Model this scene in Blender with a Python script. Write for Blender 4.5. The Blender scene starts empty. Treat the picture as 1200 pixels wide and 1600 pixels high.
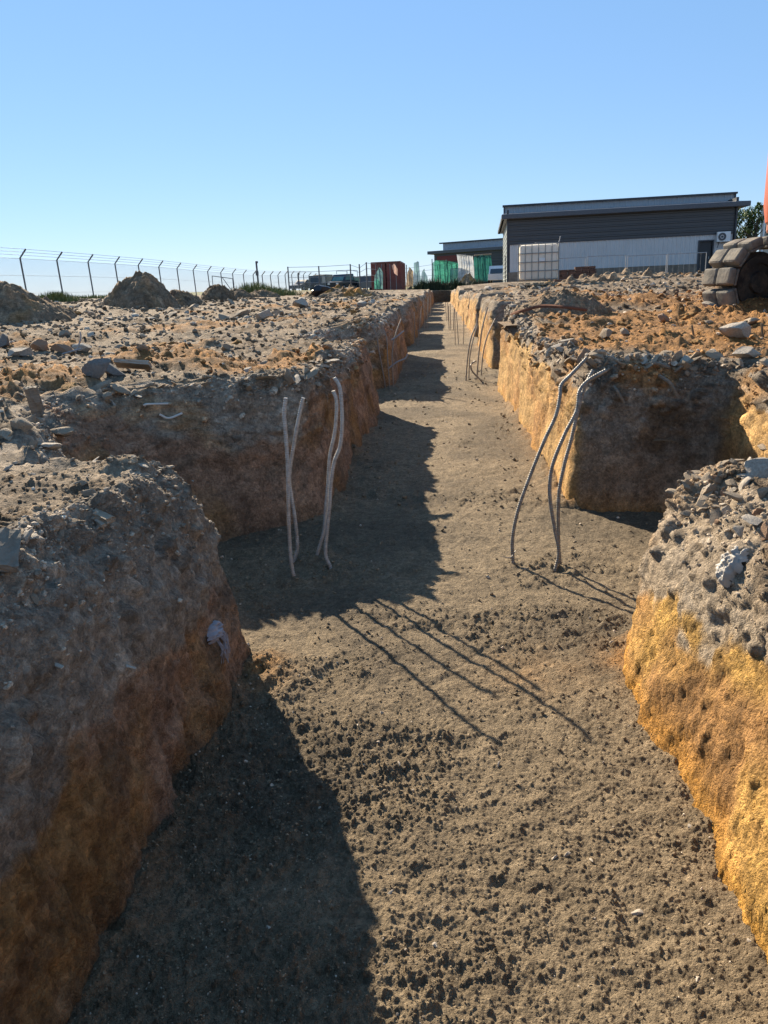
import bpy, bmesh, math, random, time
import numpy as np
from mathutils import Vector, Matrix, kdtree
from math import radians, sin, cos, tan, pi, sqrt, atan2, hypot
T0 = time.time()
random.seed(11)
rng = np.random.RandomState(11)
sc = bpy.context.scene
col = sc.collection
EYE = 1.6                                    # camera height above the trench floor
# ------------------------------------------------------------------ camera
FOC = 1200.0
PITCH, ROLL, YAW = radians(15.8080), radians(2.5), radians(4.8087)
F_ = np.array([-sin(YAW)*cos(PITCH), cos(YAW)*cos(PITCH), -sin(PITCH)])
R_ = np.array([cos(YAW), sin(YAW), 0.0]); U_ = np.cross(R_, F_)
R2 = cos(ROLL)*R_ - sin(ROLL)*U_; U2 = sin(ROLL)*R_ + cos(ROLL)*U_
CAM = np.array([0, 0, EYE])
def ray(px, py): return F_ + R2*(px-600)/FOC + U2*(800-py)/FOC
def at(px, py, Z): return CAM + ray(px, py)*Z                  # a point at depth Z along the view axis
def aty(px, py, Y):                                             # a point in the plane y = Y
    d = ray(px, py); return CAM + d*(Y/d[1])
def project(P):
    d = np.asarray(P, float) - CAM; z = d @ F_
    return 600 + FOC*(d @ R2)/z, 800 - FOC*(d @ U2)/z, z
cam_d = bpy.data.cameras.new('camera'); cam = bpy.data.objects.new('camera', cam_d); col.objects.link(cam)
M = Matrix([[R2[0], U2[0], -F_[0], 0], [R2[1], U2[1], -F_[1], 0], [R2[2], U2[2], -F_[2], EYE], [0, 0, 0, 1]])
cam.matrix_world = M
cam_d.sensor_fit = 'VERTICAL'; cam_d.sensor_height = 36.0; cam_d.lens = 36.0*FOC/1600.0
cam_d.clip_start = 0.05; cam_d.clip_end = 6000
sc.camera = cam
# ------------------------------------------------------------------ light
SUN_AZ, SUN_EL = radians(32.5), radians(29.5)                   # sun stands ahead, to the left of +y
S = Vector((-sin(SUN_AZ)*cos(SUN_EL), cos(SUN_AZ)*cos(SUN_EL), sin(SUN_EL)))
sd = bpy.data.lights.new('sun', 'SUN'); so = bpy.data.objects.new('sun', sd); col.objects.link(so)
sd.energy = 5.0; sd.angle = radians(0.55); sd.color = (1.0, 0.865, 0.67)
so.rotation_euler = (-S).to_track_quat('-Z', 'Y').to_euler(); so.location = S*60
w = bpy.data.worlds.new('World'); sc.world = w; w.use_nodes = True
nt = w.node_tree; nt.nodes.clear()
o_ = nt.nodes.new('ShaderNodeOutputWorld'); b_ = nt.nodes.new('ShaderNodeBackground'); s_ = nt.nodes.new('ShaderNodeTexSky')
s_.sky_type = 'NISHITA'; s_.sun_disc = False; s_.sun_elevation = SUN_EL; s_.sun_rotation = -SUN_AZ
s_.air_density = 1.0; s_.dust_density = 0.0; s_.ozone_density = 2.0; s_.altitude = 0
b_.inputs['Strength'].default_value = 0.05
mx_ = nt.nodes.new('ShaderNodeMix'); mx_.data_type = 'RGBA'; mx_.blend_type = 'ADD'; mx_.inputs[0].default_value = 1.0; mx_.inputs[7].default_value = (1.0, 2.2, 3.9, 1); mt_ = nt.nodes.new('ShaderNodeMix'); mt_.data_type = 'RGBA'; mt_.blend_type = 'MULTIPLY'; mt_.inputs[0].default_value = 1.0; mt_.inputs[7].default_value = (.47, .45, .49, 1)
nt.links.new(s_.outputs[0], mt_.inputs[6]); nt.links.new(mt_.outputs[2], mx_.inputs[6]); nt.links.new(mx_.outputs[2], b_.inputs[0]); nt.links.new(b_.outputs[0], o_.inputs[0])
sc.view_settings.view_transform = 'Standard'; sc.view_settings.look = 'None'
sc.view_settings.exposure = 1.45; sc.view_settings.gamma = 1.0
sc.cycles.use_denoising = True; sc.cycles.denoising_input_passes = 'RGB_ALBEDO_NORMAL'; sc.cycles.denoising_prefilter = 'ACCURATE'
# ------------------------------------------------------------------ noise
_p = rng.permutation(256); PERM = np.concatenate([_p, _p, _p]).astype(np.int32)
GR = rng.randn(256, 3).astype(np.float32); GR /= np.linalg.norm(GR, axis=1)[:, None]
def perlin(x, y, z):
    x = np.asarray(x, np.float32); y = np.asarray(y, np.float32); z = np.broadcast_to(np.asarray(z, np.float32), x.shape)
    xi = np.floor(x).astype(np.int32); yi = np.floor(y).astype(np.int32); zi = np.floor(z).astype(np.int32)
    xf = x-xi; yf = y-yi; zf = z-zi
    u = xf*xf*xf*(xf*(xf*6-15)+10); v = yf*yf*yf*(yf*(yf*6-15)+10); ww = zf*zf*zf*(zf*(zf*6-15)+10)
    xi &= 255; yi &= 255; zi &= 255
    def g(dx, dy, dz):
        h = PERM[PERM[PERM[(xi+dx) & 255] + ((yi+dy) & 255)] + ((zi+dz) & 255)]
        q = GR[h]
        return q[..., 0]*(xf-dx) + q[..., 1]*(yf-dy) + q[..., 2]*(zf-dz)
    l = lambda a, b, t: a + t*(b-a)
    return 1.5*l(l(l(g(0,0,0), g(1,0,0), u), l(g(0,1,0), g(1,1,0), u), v), l(l(g(0,0,1), g(1,0,1), u), l(g(0,1,1), g(1,1,1), u), v), ww)
def fbm(x, y, z, n=4, gain=.5):
    s = 0; a = 1.0; f = 1.0
    for i in range(n):
        s = s + a*perlin(np.asarray(x)*f + 17.3*i, np.asarray(y)*f + 5.1*i, np.asarray(z)*f + 3.7*i); a *= gain; f *= 2.03
    return s
def sst(a, b, x):
    t = np.clip((np.asarray(x)-a)/(b-a), 0, 1); return t*t*(3-2*t)
def hsh(i, j, k):
    h = (i.astype(np.int64)*374761393 + j.astype(np.int64)*668265263 + k*2147483647 + 1274126177) & 0xffffffff
    h = ((h ^ (h >> 13))*1274126177) & 0xffffffff
    h ^= h >> 16
    return h
def clods(x, y, cell, prob, rmin, rmax, seed, soft=.25):
    """relief of stones and clods lying about: one angular lump per cell at most, each with its own turn, size and slope"""
    wx = x + .12*cell*perlin(x/cell*1.7, y/cell*1.7, seed+.3); wy = y + .12*cell*perlin(x/cell*1.7+9, y/cell*1.7, seed+.3)
    ci = np.floor(wx/cell).astype(np.int64); cj = np.floor(wy/cell).astype(np.int64)
    out = np.zeros(x.shape, np.float32); tone = np.zeros(x.shape, np.float32)
    for a in (-1, 0, 1):
        for b in (-1, 0, 1):
            h = hsh(ci+a, cj+b, seed)
            r1 = (h & 255)/255.; r2 = ((h >> 8) & 255)/255.; r3 = ((h >> 16) & 255)/255.; r4 = ((h >> 24) & 255)/255.
            h2 = (h*7919) >> 9; r5 = (h2 & 255)/255.; r6 = ((h2 >> 8) & 255)/255.
            dx = wx-(ci+a+.1+.8*r1)*cell; dy = wy-(cj+b+.1+.8*r2)*cell
            an = r4*6.28; c, s = np.cos(an), np.sin(an)
            ex = (c*dx+s*dy)*(.85+.5*r5); ey = (-s*dx+c*dy)*(1+.6*r6)
            p = np.maximum(np.maximum(ex, -.72*ex+.75*ey), np.maximum(-.9*ex-.45*ey, .35*ex-1.0*ey))
            p = np.maximum(p, -.2*ex+.95*ey-.1*cell*r1)
            d = (1-soft)*p+soft*np.sqrt(ex*ex+ey*ey)
            r = rmin+(rmax-rmin)*r3*r3
            hh = np.minimum((r-d)*(.8+.8*r6), r*(.32+.40*r1)+(.5*(r2-.5))*ex+(.7*(r6-.5))*ey)
            hh = np.where((r5 < prob) & (d < r), np.maximum(hh, 0), 0)
            m = hh > out
            out = np.where(m, hh, out); tone = np.where(m, r4, tone)
    return out, tone
def ridge(x, y, z, n=3):
    s = 0; a = 1.; f = 1.
    for i in range(n):
        s = s+a*(.5-np.abs(perlin(np.asarray(x)*f+31*i, np.asarray(y)*f+7*i, np.asarray(z)*f+3*i))); a *= .5; f *= 2.1
    return s
# ------------------------------------------------------------------ terrain definition
def zfloor(y):
    y = np.asarray(y, float); return .0175*np.clip(y-1.5, 0, 20)+.0042*np.maximum(0, y-21.5)
PADS_L = [(3.24, 5.3, .78), (9.95, 12.0, .85), (17.6, 19.6, .8), (25.3, 27.3, .8), (33, 35, .8), (40.6, 42.6, .8), (48.2, 50.2, .8), (55.9, 57.9, .8), (63.5, 65.5, .8), (71.1, 73.1, .8)]
PADS_R = [(3.42, 5.32, 1.0), (12.1, 14.1, .95), (19.8, 21.7, .9), (27.5, 29.4, .9), (35.2, 37, .9), (43, 45, .9), (50.6, 52.5, .9), (58.2, 60.1, .9), (65.8, 67.7, .9)]
END_Y = 80.0
def base_xl(y): return -.83 if y < 3.2 else -.87+.010*min(max(y-3, 0), 12)
def base_xr(y): return .72 if y < 3.45 else .88-.012*min(max(y-3.4, 0), 8)+.012*min(max(y-11.4, 0), 6)
CP = np.array([(-1.2,-2,.9),(1.2,-2,.9),(-1.25,1,1.02),(-1.25,2.2,1.03),(-1.9,2.4,1.0),(-1.4,3.2,.96),(-3,2.3,1.0),(-3.2,4,1.08),(-.95,5.4,1.06),(-2,5,1.05),(-.9,7.5,1.04),(-.8,9.8,1.08),(-2.5,8,1.02),(-5,12,1.12),
 (-.9,12.5,1.2),(-6,8,1.1),(-9,16,1.3),(-13,24,1.72),(-17,32,2.0),(-17,60,2.05),(-14,80,2.1),(-4.3,60,2.08),(-1,20,1.33),(-1,32,1.5),(-1,45,1.62),(0,55,1.64),(0,70,1.64),(0,81,1.66),(0,88,1.9),
 (1.2,1,.86),(1.25,2.2,.86),(1.35,3.3,.86),(1.9,3.2,.98),(3,3,1.1),(2.3,5.0,1.08),(.95,5.5,1.12),(2,6,1.08),(3,7,1.14),(3.4,9.5,1.14),(6,10,1.18),(1,11.5,1.33),(1.1,14.5,1.38),(2.7,23,1.60),
 (1,25,1.5),(6,20,1.47),(9.6,50,2.03),(26,50,1.95),(20,25,1.65),(8,35,1.60),(-17,105,2.3),(-60,60,2.4),(-100,150,3.1),(0,180,3.0),(80,100,3.0)], float)
CP = np.array([c for c in CP.tolist() if not (c[1] > 40 and -16 < c[0] < 30 and c[1] < 70 and abs(c[0]) > 1)]+[at(*q).tolist() for q in
 [(400,462,50),(460,458,60),(505,456,60),(560,455,60),(615,454,60),(745,452,58),(770,450,58),(800,446,46),(868,446,44),(940,442,47),(1020,438,48),(1090,434,50),(1180,432,55),(640,461,42),(735,457,42),(560,464,40),(600,453,88),(690,454,88),(745,450,88),(460,454,90)]])
def _feat(x, y):
    r = np.sqrt(x*x+y*y); return np.log(r+.8), np.arctan2(x, y)*.9
_fu, _fv = _feat(CP[:,0], CP[:,1])
def _phi(d2): return np.sqrt(d2+.03)
_A = _phi((_fu[:,None]-_fu[None])**2+(_fv[:,None]-_fv[None])**2)
_W = np.linalg.solve(_A+np.eye(len(CP))*1e-3, CP[:,2]-1.4)
def ztop(x, y):
    x = np.asarray(x, float); y = np.asarray(y, float)
    u, v = _feat(x, y); out = np.full(x.shape, 1.4)
    for k in range(len(CP)): out += _W[k]*_phi((u-_fu[k])**2+(v-_fv[k])**2)
    r = np.sqrt(x*x+y*y); t = sst(90, 200, r)
    return out*(1-t)+t*(1.6+.0078*np.minimum(r, 500))
def near_fade(cell, r): return sst(1.0, 2.2, cell/(r*.0032))      # a layer of relief fades where the mesh is too coarse for it
def orange_bias(x, y):
    """where yellow sand dug from the trench was thrown on the grey fill"""
    def g(cx, cy, sx, sy): return np.exp(-((x-cx)/sx)**2-((y-cy)/sy)**2)
    b = -.33 + .60*g(-2.4, 6.9, 1.9, 1.1) + .3*g(-5, 9.5, 3, 1.6) + .5*g(-.9, 6.5, .8, 1.6) + .3*g(-3.5, 14, 5, 1.2)
    b = b + .75*g(1.6, 7.0, 1.3, 1.6) + .85*g(3.0, 9.0, 2.2, 2.2) + .4*g(5, 9, 2, 3) + .35*g(3, 15, 3, 3) + .3*g(-1.5, 24, 5, 3) + .3*g(2.0, 5.2, .4, .9)
    b = b + .3*g(-2.6, 4.7, .6, .4) - .5*g(-1.6, 2.2, 1.0, 1.2) + .25*g(-3.6, 5.2, 1.2, .5)
    return b
def top_masks(x, y):
    n1 = fbm(x*.55+3, y*.8, 2.2, 4); n2 = fbm(x*2.2, y*2.2, 7.7, 3)
    org = sst(-.05, .25, orange_bias(x, y)+.55*n1+.22*n2)
    rub = sst(-.15, .35, fbm(x*.5+11, y*.7+4, 5.1, 3)+.05)
    return org, rub
def top_disp(x, y, r):
    org, rub = top_masks(x, y)
    far = 1-sst(17, 45, r)
    flat = 1-.72*sst(.05, .45, fbm(x*.33+5, y*.62, 19.2, 3)+.12*(x < -3))
    calm = 1.0
    d = .075*fbm(x*.55, y*.6, 1.1, 3)*far + .030*fbm(x*2.3, y*2.3, 9.1, 3)*far
    calm = 1-.75*np.exp(-((x+1.9)/.9)**2-((y-2.3)/.9)**2)
    c1, t1 = clods(x, y, .42, .42, .05, .17, 3, .4); c2, t2 = clods(x, y, .17, .72, .025, .085, 4)
    c3, t3 = clods(x, y, .078, .85, .012, .040, 5); c4, t4 = clods(x, y, .036, .95, .006, .018, 6)
    k = calm*(.45+.55*np.maximum(org, rub))*flat
    d = d + far*(c1*.7*k*near_fade(.42, r) + c2*.9*k*near_fade(.19, r) + 1.1*c3*(.3+.7*k)*near_fade(.085, r) + c4*near_fade(.04, r))
    d = d + near_fade(.10, r)*far*(.3+.7*k)*.045*ridge(x*4.6, y*4.6, 1.9, 4) + (.014*fbm(x*9, y*9, 4.4, 4)+.12*np.maximum(0, fbm(x*1.1, y*1.3, 8.8, 3))*np.maximum(org, .5*rub))*calm*far
    tone = np.where(c2 > .010, t2, np.where(c3 > .004, t3, .45))
    return d, tone
GREY = np.array([.262, .212, .160]); ORG = np.array([.365, .195, .072]); BROWN = np.array([.145, .104, .067]); OCHRE = np.array([.50, .295, .082]); RED = np.array([.35, .215, .135]); PALE = np.array([.37, .305, .232])
GRASS = np.array([.20, .19, .075])
def mixc(a, b, t): return a*(1-t[..., None]) + b*t[..., None]
def top_color(x, y, tone):
    org, rub = top_masks(x, y)
    n = fbm(x*1.4, y*1.4, 3.3, 4); n2 = fbm(x*7, y*7, 2.3, 3)
    c = mixc(np.broadcast_to(GREY, x.shape+(3,)), BROWN, sst(-.1, .45, n))
    c = mixc(c, PALE, .55*sst(.2, .6, fbm(x*3.1, y*3.1, 6.6, 3)+.25*(tone-.5)))
    c = mixc(c, ORG, .92*org)
    c = c*(1+.25*n2+.75*(tone-.45))[..., None]
    c = c*np.array([.86, .80, .72])
    r = np.hypot(x, y)
    gm = sst(.0, .25, (-17.5-x)/6 + .15*n) * (y > 5)
    gm = np.maximum(gm, sst(75, 100, r))
    return np.clip(mixc(c, GRASS*(1+.3*n2[..., None]), gm), .01, .9)
# ------------------------------------------------------------------ mesh helpers
def mesh_np(name, V, Fq, mat, parent=None, colr=None, smooth=True):
    me = bpy.data.meshes.new(name)
    V = np.asarray(V, np.float32); Fq = np.asarray(Fq, np.int32); k = Fq.shape[1]
    me.vertices.add(len(V)); me.vertices.foreach_set('co', V.ravel())
    me.loops.add(Fq.size); me.loops.foreach_set('vertex_index', Fq.ravel())
    me.polygons.add(len(Fq)); me.polygons.foreach_set('loop_start', np.arange(0, Fq.size, k, dtype=np.int32))
    me.polygons.foreach_set('loop_total', np.full(len(Fq), k, np.int32))
    me.polygons.foreach_set('use_smooth', np.full(len(Fq), bool(smooth)))
    me.update(calc_edges=True)
    if colr is not None:
        a = me.color_attributes.new('Col', 'FLOAT_COLOR', 'POINT')
        cc = np.ones((len(V), 4), np.float32); cc[:, :3] = colr; a.data.foreach_set('color', cc.ravel())
    me.materials.append(mat)
    o = bpy.data.objects.new(name, me); col.objects.link(o)
    if parent: o.parent = parent
    return o
class MB:
    def __init__(s): s.v = []; s.f = []
    def add(s, vs, fs):
        n = len(s.v); s.v += [tuple(map(float, p)) for p in vs]; s.f += [tuple(i+n for i in f) for f in fs]; return s
    def box(s, c, d, rot=None, bev=0):
        if bev:
            bm = bmesh.new(); bmesh.ops.create_cube(bm, size=1)
            for q in bm.verts: q.co = Vector((q.co.x*d[0], q.co.y*d[1], q.co.z*d[2]))
            bmesh.ops.bevel(bm, geom=bm.edges[:], offset=bev, segments=2, affect='EDGES', profile=.5)
            vs = [q.co.copy() for q in bm.verts]; bm.verts.index_update(); fs = [[q.index for q in f.verts] for f in bm.faces]; bm.free()
        else:
            vs = [Vector((x*d[0]/2, y*d[1]/2, z*d[2]/2)) for x in (-1, 1) for y in (-1, 1) for z in (-1, 1)]
            fs = [(0,1,3,2), (4,6,7,5), (0,4,5,1), (2,3,7,6), (0,2,6,4), (1,5,7,3)]
        if rot is not None: vs = [rot @ q for q in vs]
        return s.add([q+Vector(c) for q in vs], fs)
    def bar(s, p0, p1, w, h):
        p0 = Vector(p0); p1 = Vector(p1); d = p1-p0
        return s.box((p0+p1)/2, (w, h, d.length), d.to_track_quat('Z', 'Y').to_matrix())
    def tube(s, pts, r, n=8, caps=True):
        pts = [Vector(p) for p in pts]; rs = r if isinstance(r, (list, tuple, np.ndarray)) else [r]*len(pts)
        vs = []; fs = []; up = None
        for i, p in enumerate(pts):
            t = (pts[min(i+1, len(pts)-1)]-pts[max(i-1, 0)]).normalized()
            if up is None: up = t.orthogonal().normalized()
            up = (up-t*up.dot(t)).normalized(); q = t.cross(up)
            for k in range(n):
                a = 2*pi*k/n; vs.append(p+(up*cos(a)+q*sin(a))*rs[i])
        for i in range(len(pts)-1):
            for k in range(n):
                fs.append((i*n+k, i*n+(k+1) % n, (i+1)*n+(k+1) % n, (i+1)*n+k))
        if caps: fs.append(tuple(range(n))[::-1]); fs.append(tuple((len(pts)-1)*n+k for k in range(n)))
        return s.add(vs, fs)
    def prism(s, poly, y0, y1):                                 # polygon in x,z pushed along y
        n = len(poly); vs = [(p[0], y0, p[1]) for p in poly]+[(p[0], y1, p[1]) for p in poly]
        fs = [tuple(range(n)), tuple(range(2*n-1, n-1, -1))]+[(i, n+i, n+(i+1) % n, (i+1) % n) for i in range(n)]
        return s.add(vs, fs)
    def disc(s, c, r, w, axis='y', n=24, hole=0):
        vs = []; fs = []
        def P(a, rr, t):
            if axis == 'y': return (c[0]+rr*cos(a), c[1]+t, c[2]+rr*sin(a))
            if axis == 'x': return (c[0]+t, c[1]+rr*cos(a), c[2]+rr*sin(a))
            return (c[0]+rr*cos(a), c[1]+rr*sin(a), c[2]+t)
        for k in range(n):
            a = 2*pi*k/n
            vs += [P(a, r, -w/2), P(a, r, w/2)]+([P(a, hole, -w/2), P(a, hole, w/2)] if hole else [])
        m = 4 if hole else 2
        for k in range(n):
            j = (k+1) % n
            fs.append((k*m, j*m, j*m+1, k*m+1))
            if hole: fs += [(k*m+2, k*m+3, j*m+3, j*m+2), (k*m, k*m+2, j*m+2, j*m), (k*m+1, j*m+1, j*m+3, k*m+3)]
        if not hole: fs += [tuple(k*m for k in range(n)), tuple(k*m+1 for k in range(n))[::-1]]
        return s.add(vs, fs)
    def build(s, name, mat, parent=None, smooth=False, origin=None):
        me = bpy.data.meshes.new(name); off = Vector(origin) if origin is not None else Vector((0, 0, 0))
        me.from_pydata([Vector(p)-off for p in s.v], [], s.f); me.update()
        bm = bmesh.new(); bm.from_mesh(me); bmesh.ops.recalc_face_normals(bm, faces=bm.faces[:]); bm.to_mesh(me); bm.free()
        me.materials.append(mat)
        if smooth:
            for p in me.polygons: p.use_smooth = True
            try: me.set_sharp_from_angle(angle=radians(40))
            except Exception: pass
        o = bpy.data.objects.new(name, me); col.objects.link(o)
        if origin is not None: o.location = off
        if parent: o.parent = parent
        return o
def tag(o, label=None, cat=None, group=None, kind=None):
    if label: o['label'] = label
    if cat: o['category'] = cat
    if group: o['group'] = group
    if kind: o['kind'] = kind
    return o
def thing(name, loc, label, cat, group=None, rz=0):
    o = bpy.data.objects.new(name, None); col.objects.link(o); o.location = tuple(float(q) for q in loc); o.rotation_euler = (0, 0, rz); o.empty_display_size = .2
    return tag(o, label, cat, group)
def copy_tree(o, parent=None):
    c = o.copy(); col.objects.link(c)
    if parent: c.parent = parent
    for ch in o.children: copy_tree(ch, c)
    return c
# ------------------------------------------------------------------ materials
def mat_new(name):
    m = bpy.data.materials.new(name); m.use_nodes = True; n = m.node_tree; n.nodes.clear()
    out = n.nodes.new('ShaderNodeOutputMaterial'); b = n.nodes.new('ShaderNodeBsdfPrincipled'); n.links.new(b.outputs[0], out.inputs[0])
    return m, n, b
def N(n, t, **kw):
    q = n.nodes.new(t)
    for k, v in kw.items():
        if k in q.inputs: q.inputs[k].default_value = v
        else: setattr(q, k, v)
    return q
def soil_mat(name, s1=48, s2=190, bump=1.0, var=.30, rough=.95, crumb=34):
    m, n, b = mat_new(name)
    at_ = N(n, 'ShaderNodeAttribute', attribute_name='Col'); tc = N(n, 'ShaderNodeNewGeometry')
    n1 = N(n, 'ShaderNodeTexNoise', Scale=s1, Detail=8.0, Roughness=.72); n2 = N(n, 'ShaderNodeTexNoise', Scale=s2, Detail=3.0, Roughness=.7)
    for q in (n1, n2): n.links.new(tc.outputs['Position'], q.inputs['Vector'])
    r1 = N(n, 'ShaderNodeMapRange'); r1.inputs['From Min'].default_value = .3; r1.inputs['From Max'].default_value = .7
    r1.inputs['To Min'].default_value = 1-var; r1.inputs['To Max'].default_value = 1+var
    n.links.new(n1.outputs[0], r1.inputs['Value'])
    r2 = N(n, 'ShaderNodeMapRange'); r2.inputs['From Min'].default_value = .3; r2.inputs['From Max'].default_value = .7
    r2.inputs['To Min'].default_value = 1-var*.8; r2.inputs['To Max'].default_value = 1+var*.8
    n.links.new(n2.outputs[0], r2.inputs['Value'])
    n3 = N(n, 'ShaderNodeTexNoise', Scale=s1*.27, Detail=10.0, Roughness=.78); n.links.new(tc.outputs['Position'], n3.inputs['Vector'])
    r3 = N(n, 'ShaderNodeMapRange'); r3.inputs['From Min'].default_value = .32; r3.inputs['From Max'].default_value = .68
    r3.inputs['To Min'].default_value = 1-var*1.25; r3.inputs['To Max'].default_value = 1+var*1.25; n.links.new(n3.outputs[0], r3.inputs['Value'])
    m3 = N(n, 'ShaderNodeMath', operation='MULTIPLY'); n.links.new(r1.outputs[0], m3.inputs[0]); n.links.new(r3.outputs[0], m3.inputs[1])
    mu = N(n, 'ShaderNodeMath', operation='MULTIPLY'); n.links.new(m3.outputs[0], mu.inputs[0]); n.links.new(r2.outputs[0], mu.inputs[1])
    v1 = N(n, 'ShaderNodeTexVoronoi', Scale=crumb); v2 = N(n, 'ShaderNodeTexVoronoi', Scale=crumb*2.3)
    wn = N(n, 'ShaderNodeTexNoise', Scale=crumb*.8, Detail=3.0); n.links.new(tc.outputs['Position'], wn.inputs['Vector'])
    wv = N(n, 'ShaderNodeVectorMath', operation='SCALE'); wv.inputs['Scale'].default_value = 1.1/crumb; n.links.new(wn.outputs['Color'], wv.inputs[0])
    wa = N(n, 'ShaderNodeVectorMath', operation='ADD'); n.links.new(tc.outputs['Position'], wa.inputs[0]); n.links.new(wv.outputs[0], wa.inputs[1])
    for q in (v1, v2): n.links.new(wa.outputs[0], q.inputs['Vector'])
    sc1 = N(n, 'ShaderNodeSeparateColor'); n.links.new(v1.outputs['Color'], sc1.inputs[0]); sc2 = N(n, 'ShaderNodeSeparateColor'); n.links.new(v2.outputs['Color'], sc2.inputs[0])
    av = N(n, 'ShaderNodeMath', operation='ADD'); n.links.new(sc1.outputs[0], av.inputs[0]); n.links.new(sc2.outputs[1], av.inputs[1])
    rv = N(n, 'ShaderNodeMapRange'); rv.inputs['From Max'].default_value = 2.0; rv.inputs['To Min'].default_value = .62; rv.inputs['To Max'].default_value = 1.38; n.links.new(av.outputs[0], rv.inputs['Value'])
    mv = N(n, 'ShaderNodeMath', operation='MULTIPLY'); n.links.new(mu.outputs[0], mv.inputs[0]); n.links.new(rv.outputs[0], mv.inputs[1]); mu = mv
    vm = N(n, 'ShaderNodeVectorMath', operation='SCALE'); n.links.new(at_.outputs['Color'], vm.inputs[0]); n.links.new(mu.outputs[0], vm.inputs['Scale'])
    n.links.new(vm.outputs[0], b.inputs['Base Color'])
    b.inputs['Roughness'].default_value = rough; b.inputs['Specular IOR Level'].default_value = .25
    ad = N(n, 'ShaderNodeMath', operation='ADD'); n.links.new(n1.outputs[0], ad.inputs[0]); n.links.new(n2.outputs[0], ad.inputs[1])
    vd = N(n, 'ShaderNodeMath', operation='ADD'); n.links.new(v1.outputs['Distance'], vd.inputs[0]); n.links.new(v2.outputs['Distance'], vd.inputs[1])
    vs_ = N(n, 'ShaderNodeMath', operation='MULTIPLY_ADD'); vs_.inputs[1].default_value = -.55; n.links.new(vd.outputs[0], vs_.inputs[0]); n.links.new(ad.outputs[0], vs_.inputs[2])
    bp = N(n, 'ShaderNodeBump', Strength=bump, Distance=.018); n.links.new(vs_.outputs[0], bp.inputs['Height']); n.links.new(bp.outputs[0], b.inputs['Normal'])
    return m
def plain(name, c, rough=.6, metal=0, var=.15, scale=12, bump=0, spec=.4, c2=None, stretch=None, dirt=None):
    """base colour broken up by two noises (dirt, wear); optional second colour"""
    m, n, b = mat_new(name)
    tc = N(n, 'ShaderNodeTexCoord'); no = N(n, 'ShaderNodeTexNoise', Scale=scale, Detail=6.0, Roughness=.65)
    if stretch:
        mp = N(n, 'ShaderNodeMapping'); mp.inputs['Scale'].default_value = stretch
        n.links.new(tc.outputs['Object'], mp.inputs[0]); n.links.new(mp.outputs[0], no.inputs['Vector'])
    else: n.links.new(tc.outputs['Object'], no.inputs['Vector'])
    cr = N(n, 'ShaderNodeValToRGB'); c2 = c2 or tuple(q*(1-2*var) for q in c)
    cr.color_ramp.elements[0].position = .32; cr.color_ramp.elements[1].position = .66
    cr.color_ramp.elements[0].color = (*c2, 1); cr.color_ramp.elements[1].color = (*c, 1)
    n.links.new(no.outputs[0], cr.inputs[0]); src = cr.outputs[0]
    if dirt:
        n2 = N(n, 'ShaderNodeTexNoise', Scale=scale*.35, Detail=8.0, Roughness=.75); n.links.new(tc.outputs['Object'], n2.inputs['Vector'])
        r2 = N(n, 'ShaderNodeMapRange'); r2.inputs['From Min'].default_value = .45; r2.inputs['From Max'].default_value = .62
        n.links.new(n2.outputs[0], r2.inputs['Value'])
        mx = N(n, 'ShaderNodeMix', data_type='RGBA'); n.links.new(r2.outputs[0], mx.inputs[0]); n.links.new(src, mx.inputs[6]); mx.inputs[7].default_value = (*dirt, 1)
        src = mx.outputs[2]
    n.links.new(src, b.inputs['Base Color'])
    b.inputs['Roughness'].default_value = rough; b.inputs['Metallic'].default_value = metal; b.inputs['Specular IOR Level'].default_value = spec
    if bump:
        bp = N(n, 'ShaderNodeBump', Strength=bump, Distance=.02); n.links.new(no.outputs[0], bp.inputs['Height']); n.links.new(bp.outputs[0], b.inputs['Normal'])
    return m
M_SOIL = soil_mat('bank_soil'); M_FLOOR = soil_mat('trench_floor_soil', 70, 260, 1.0, .22, .95, 52)
M_STUFF = soil_mat('loose_stone', 45, 160, .4, .3)
M_REBAR = plain('bar_steel', (.25, .238, .22), .55, .4, .2, 40, .1, c2=(.13, .11, .09))
M_REBARL = plain('bar_steel_shade_lift', (.46, .44, .41), .5, .35, .15, 40, .1, .4, c2=(.28, .25, .22))  # same steel, colour lifted so the left bars show in shade
M_REBARFAR = plain('bar_steel_weathered', (.30, .26, .22), .55, .3, .2, 30)
M_CONC = plain('grey_concrete', (.43, .375, .305), .9, 0, .22, 9, .6, .2, c2=(.26, .225, .185))
M_DARKC = plain('dark_concrete', (.19, .18, .165), .9, 0, .2, 9, .5, .2, c2=(.12, .11, .10))
M_STONE = plain('dusty_stone', (.35, .28, .205), .92, 0, .22, 14, .6, .2, c2=(.21, .165, .118))
M_BRICK = plain('broken_brick', (.30, .18, .11), .9, 0, .2, 14, .5, .2, c2=(.20, .14, .10))
M_CLOD = plain('sandy_clod', (.40, .24, .10), .95, 0, .2, 22, .8, .1, c2=(.27, .16, .07))
M_PALE = plain('pale_pebble', (.50, .44, .36), .8, 0, .2, 40, .3, .2, dirt=(.25, .19, .13))
M_WOOD = plain('grey_wood', (.24, .20, .155), .85, 0, .25, 6, .4, .2, stretch=(3, 3, 30), c2=(.13, .105, .08))
M_STICK = plain('dry_root', (.20, .155, .105), .95, 0, .25, 20, .2, .03)
M_POST = plain('galvanised_post', (.115, .12, .125), .55, .2, .12, 5)
M_WIRE = plain('fence_wire', (.32, .33, .34), .5, .3, .1, 5)
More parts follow.
